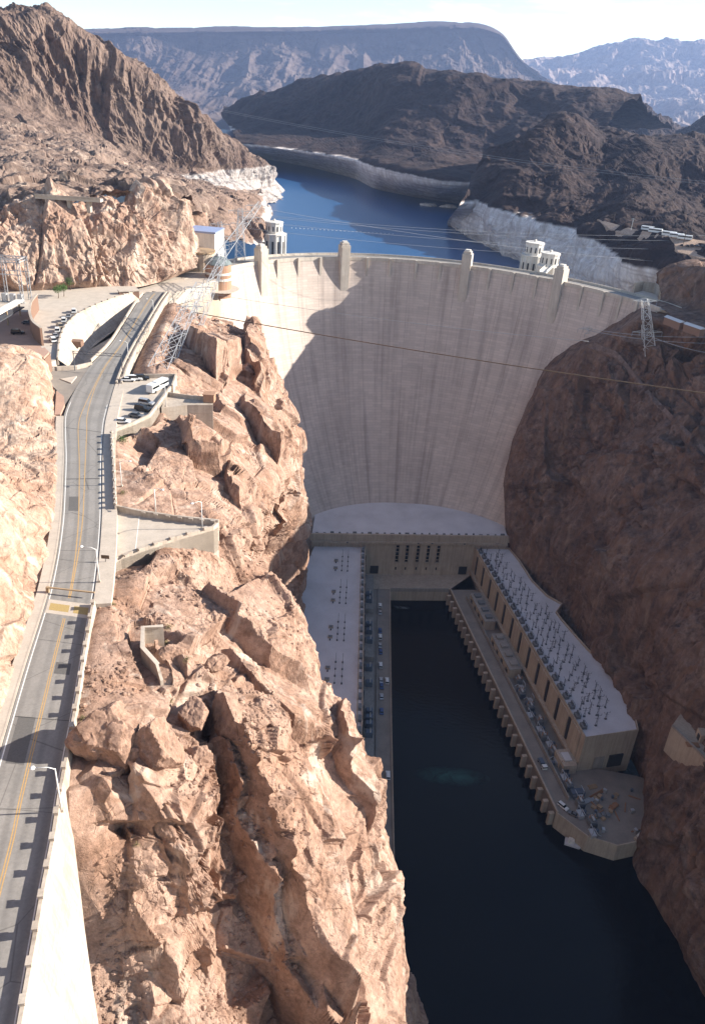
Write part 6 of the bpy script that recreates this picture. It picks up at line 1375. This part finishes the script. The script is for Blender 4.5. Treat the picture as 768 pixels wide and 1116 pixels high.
# ================================================================== AIR, SKY, SUN, CAMERA
HAZE = 1
if HAZE:
    b = MB(); b.box((0, 6450, 730), (19000, 13900, 1544)); m, nt, bs_ = nmat('haze_air'); nt.nodes.remove(bs_)
    vol = nt.nodes.new('ShaderNodeVolumePrincipled'); vol.inputs['Color'].default_value = (.42, .58, 1, 1); vol.inputs['Density'].default_value = 4.4e-5; vol.inputs['Anisotropy'].default_value = .2
    nt.links.new(vol.outputs[0], nt.nodes['Material Output'].inputs['Volume']); o = b.build('haze', m); tag(o, kind='stuff')
SUN_EL, SUN_AZ = R(24.5), R(9)     # AZ measured from +X towards +Y
w = bpy.data.worlds.new('World'); S.world = w; w.use_nodes = True; nt = w.node_tree; bg = nt.nodes['Background']
sky = nt.nodes.new('ShaderNodeTexSky'); sky.sky_type = 'NISHITA'; sky.sun_disc = False; sky.sun_elevation = SUN_EL; sky.sun_rotation = R(90)-SUN_AZ; sky.altitude = 400; sky.air_density = 1.0; sky.dust_density = .6; sky.ozone_density = 1.4
tc = nt.nodes.new('ShaderNodeTexCoord').outputs['Generated']
cl = ramp(nt, noise(nt, mapv(nt, tc, (3, 3, 16)), 1.6, 8, .62, .5), [(.52, 0), (.72, .55)])
zs = nt.nodes.new('ShaderNodeSeparateXYZ'); nt.links.new(tc, zs.inputs[0])
glow = ramp(nt, zs.outputs[2], [(0, 1.95), (.08, 1.65), (.22, 1)])
nt.links.new(mix(nt, 1.0, mix(nt, cl, sky.outputs[0], (9, 9.2, 9.6)), glow, 'MULTIPLY'), bg.inputs['Color']); bg.inputs['Strength'].default_value = .066
l = bpy.data.lights.new('Sun', 'SUN'); l.energy = 5.0; l.angle = R(.53); l.color = (1, .93, .82); so = link(bpy.data.objects.new('Sun', l))
sd = Vector((math.cos(SUN_EL)*math.cos(SUN_AZ), math.cos(SUN_EL)*math.sin(SUN_AZ), math.sin(SUN_EL))); so.rotation_euler = sd.to_track_quat('Z', 'Y').to_euler(); so.location = (300, 100, 500)
cd = bpy.data.cameras.new('Camera'); cd.sensor_fit = 'VERTICAL'; cd.sensor_height = 36; cd.lens = FP/1116*36; cd.clip_start = .5; cd.clip_end = 60000
co = link(bpy.data.objects.new('Camera', cd)); co.location = (0, 0, CAMZ); co.rotation_euler = (Matrix.Rotation(math.pi/2-TH, 4, 'X')@Matrix.Rotation(ROLL, 4, 'Z')).to_euler(); S.camera = co
vs_ = S.view_settings; vs_.view_transform = 'Standard'; vs_.look = 'None'; vs_.exposure = 1.48; vs_.gamma = 1; vs_.use_curve_mapping = False
S.cycles.max_bounces = 5; S.cycles.diffuse_bounces = 3; S.cycles.glossy_bounces = 2; S.cycles.volume_bounces = 0
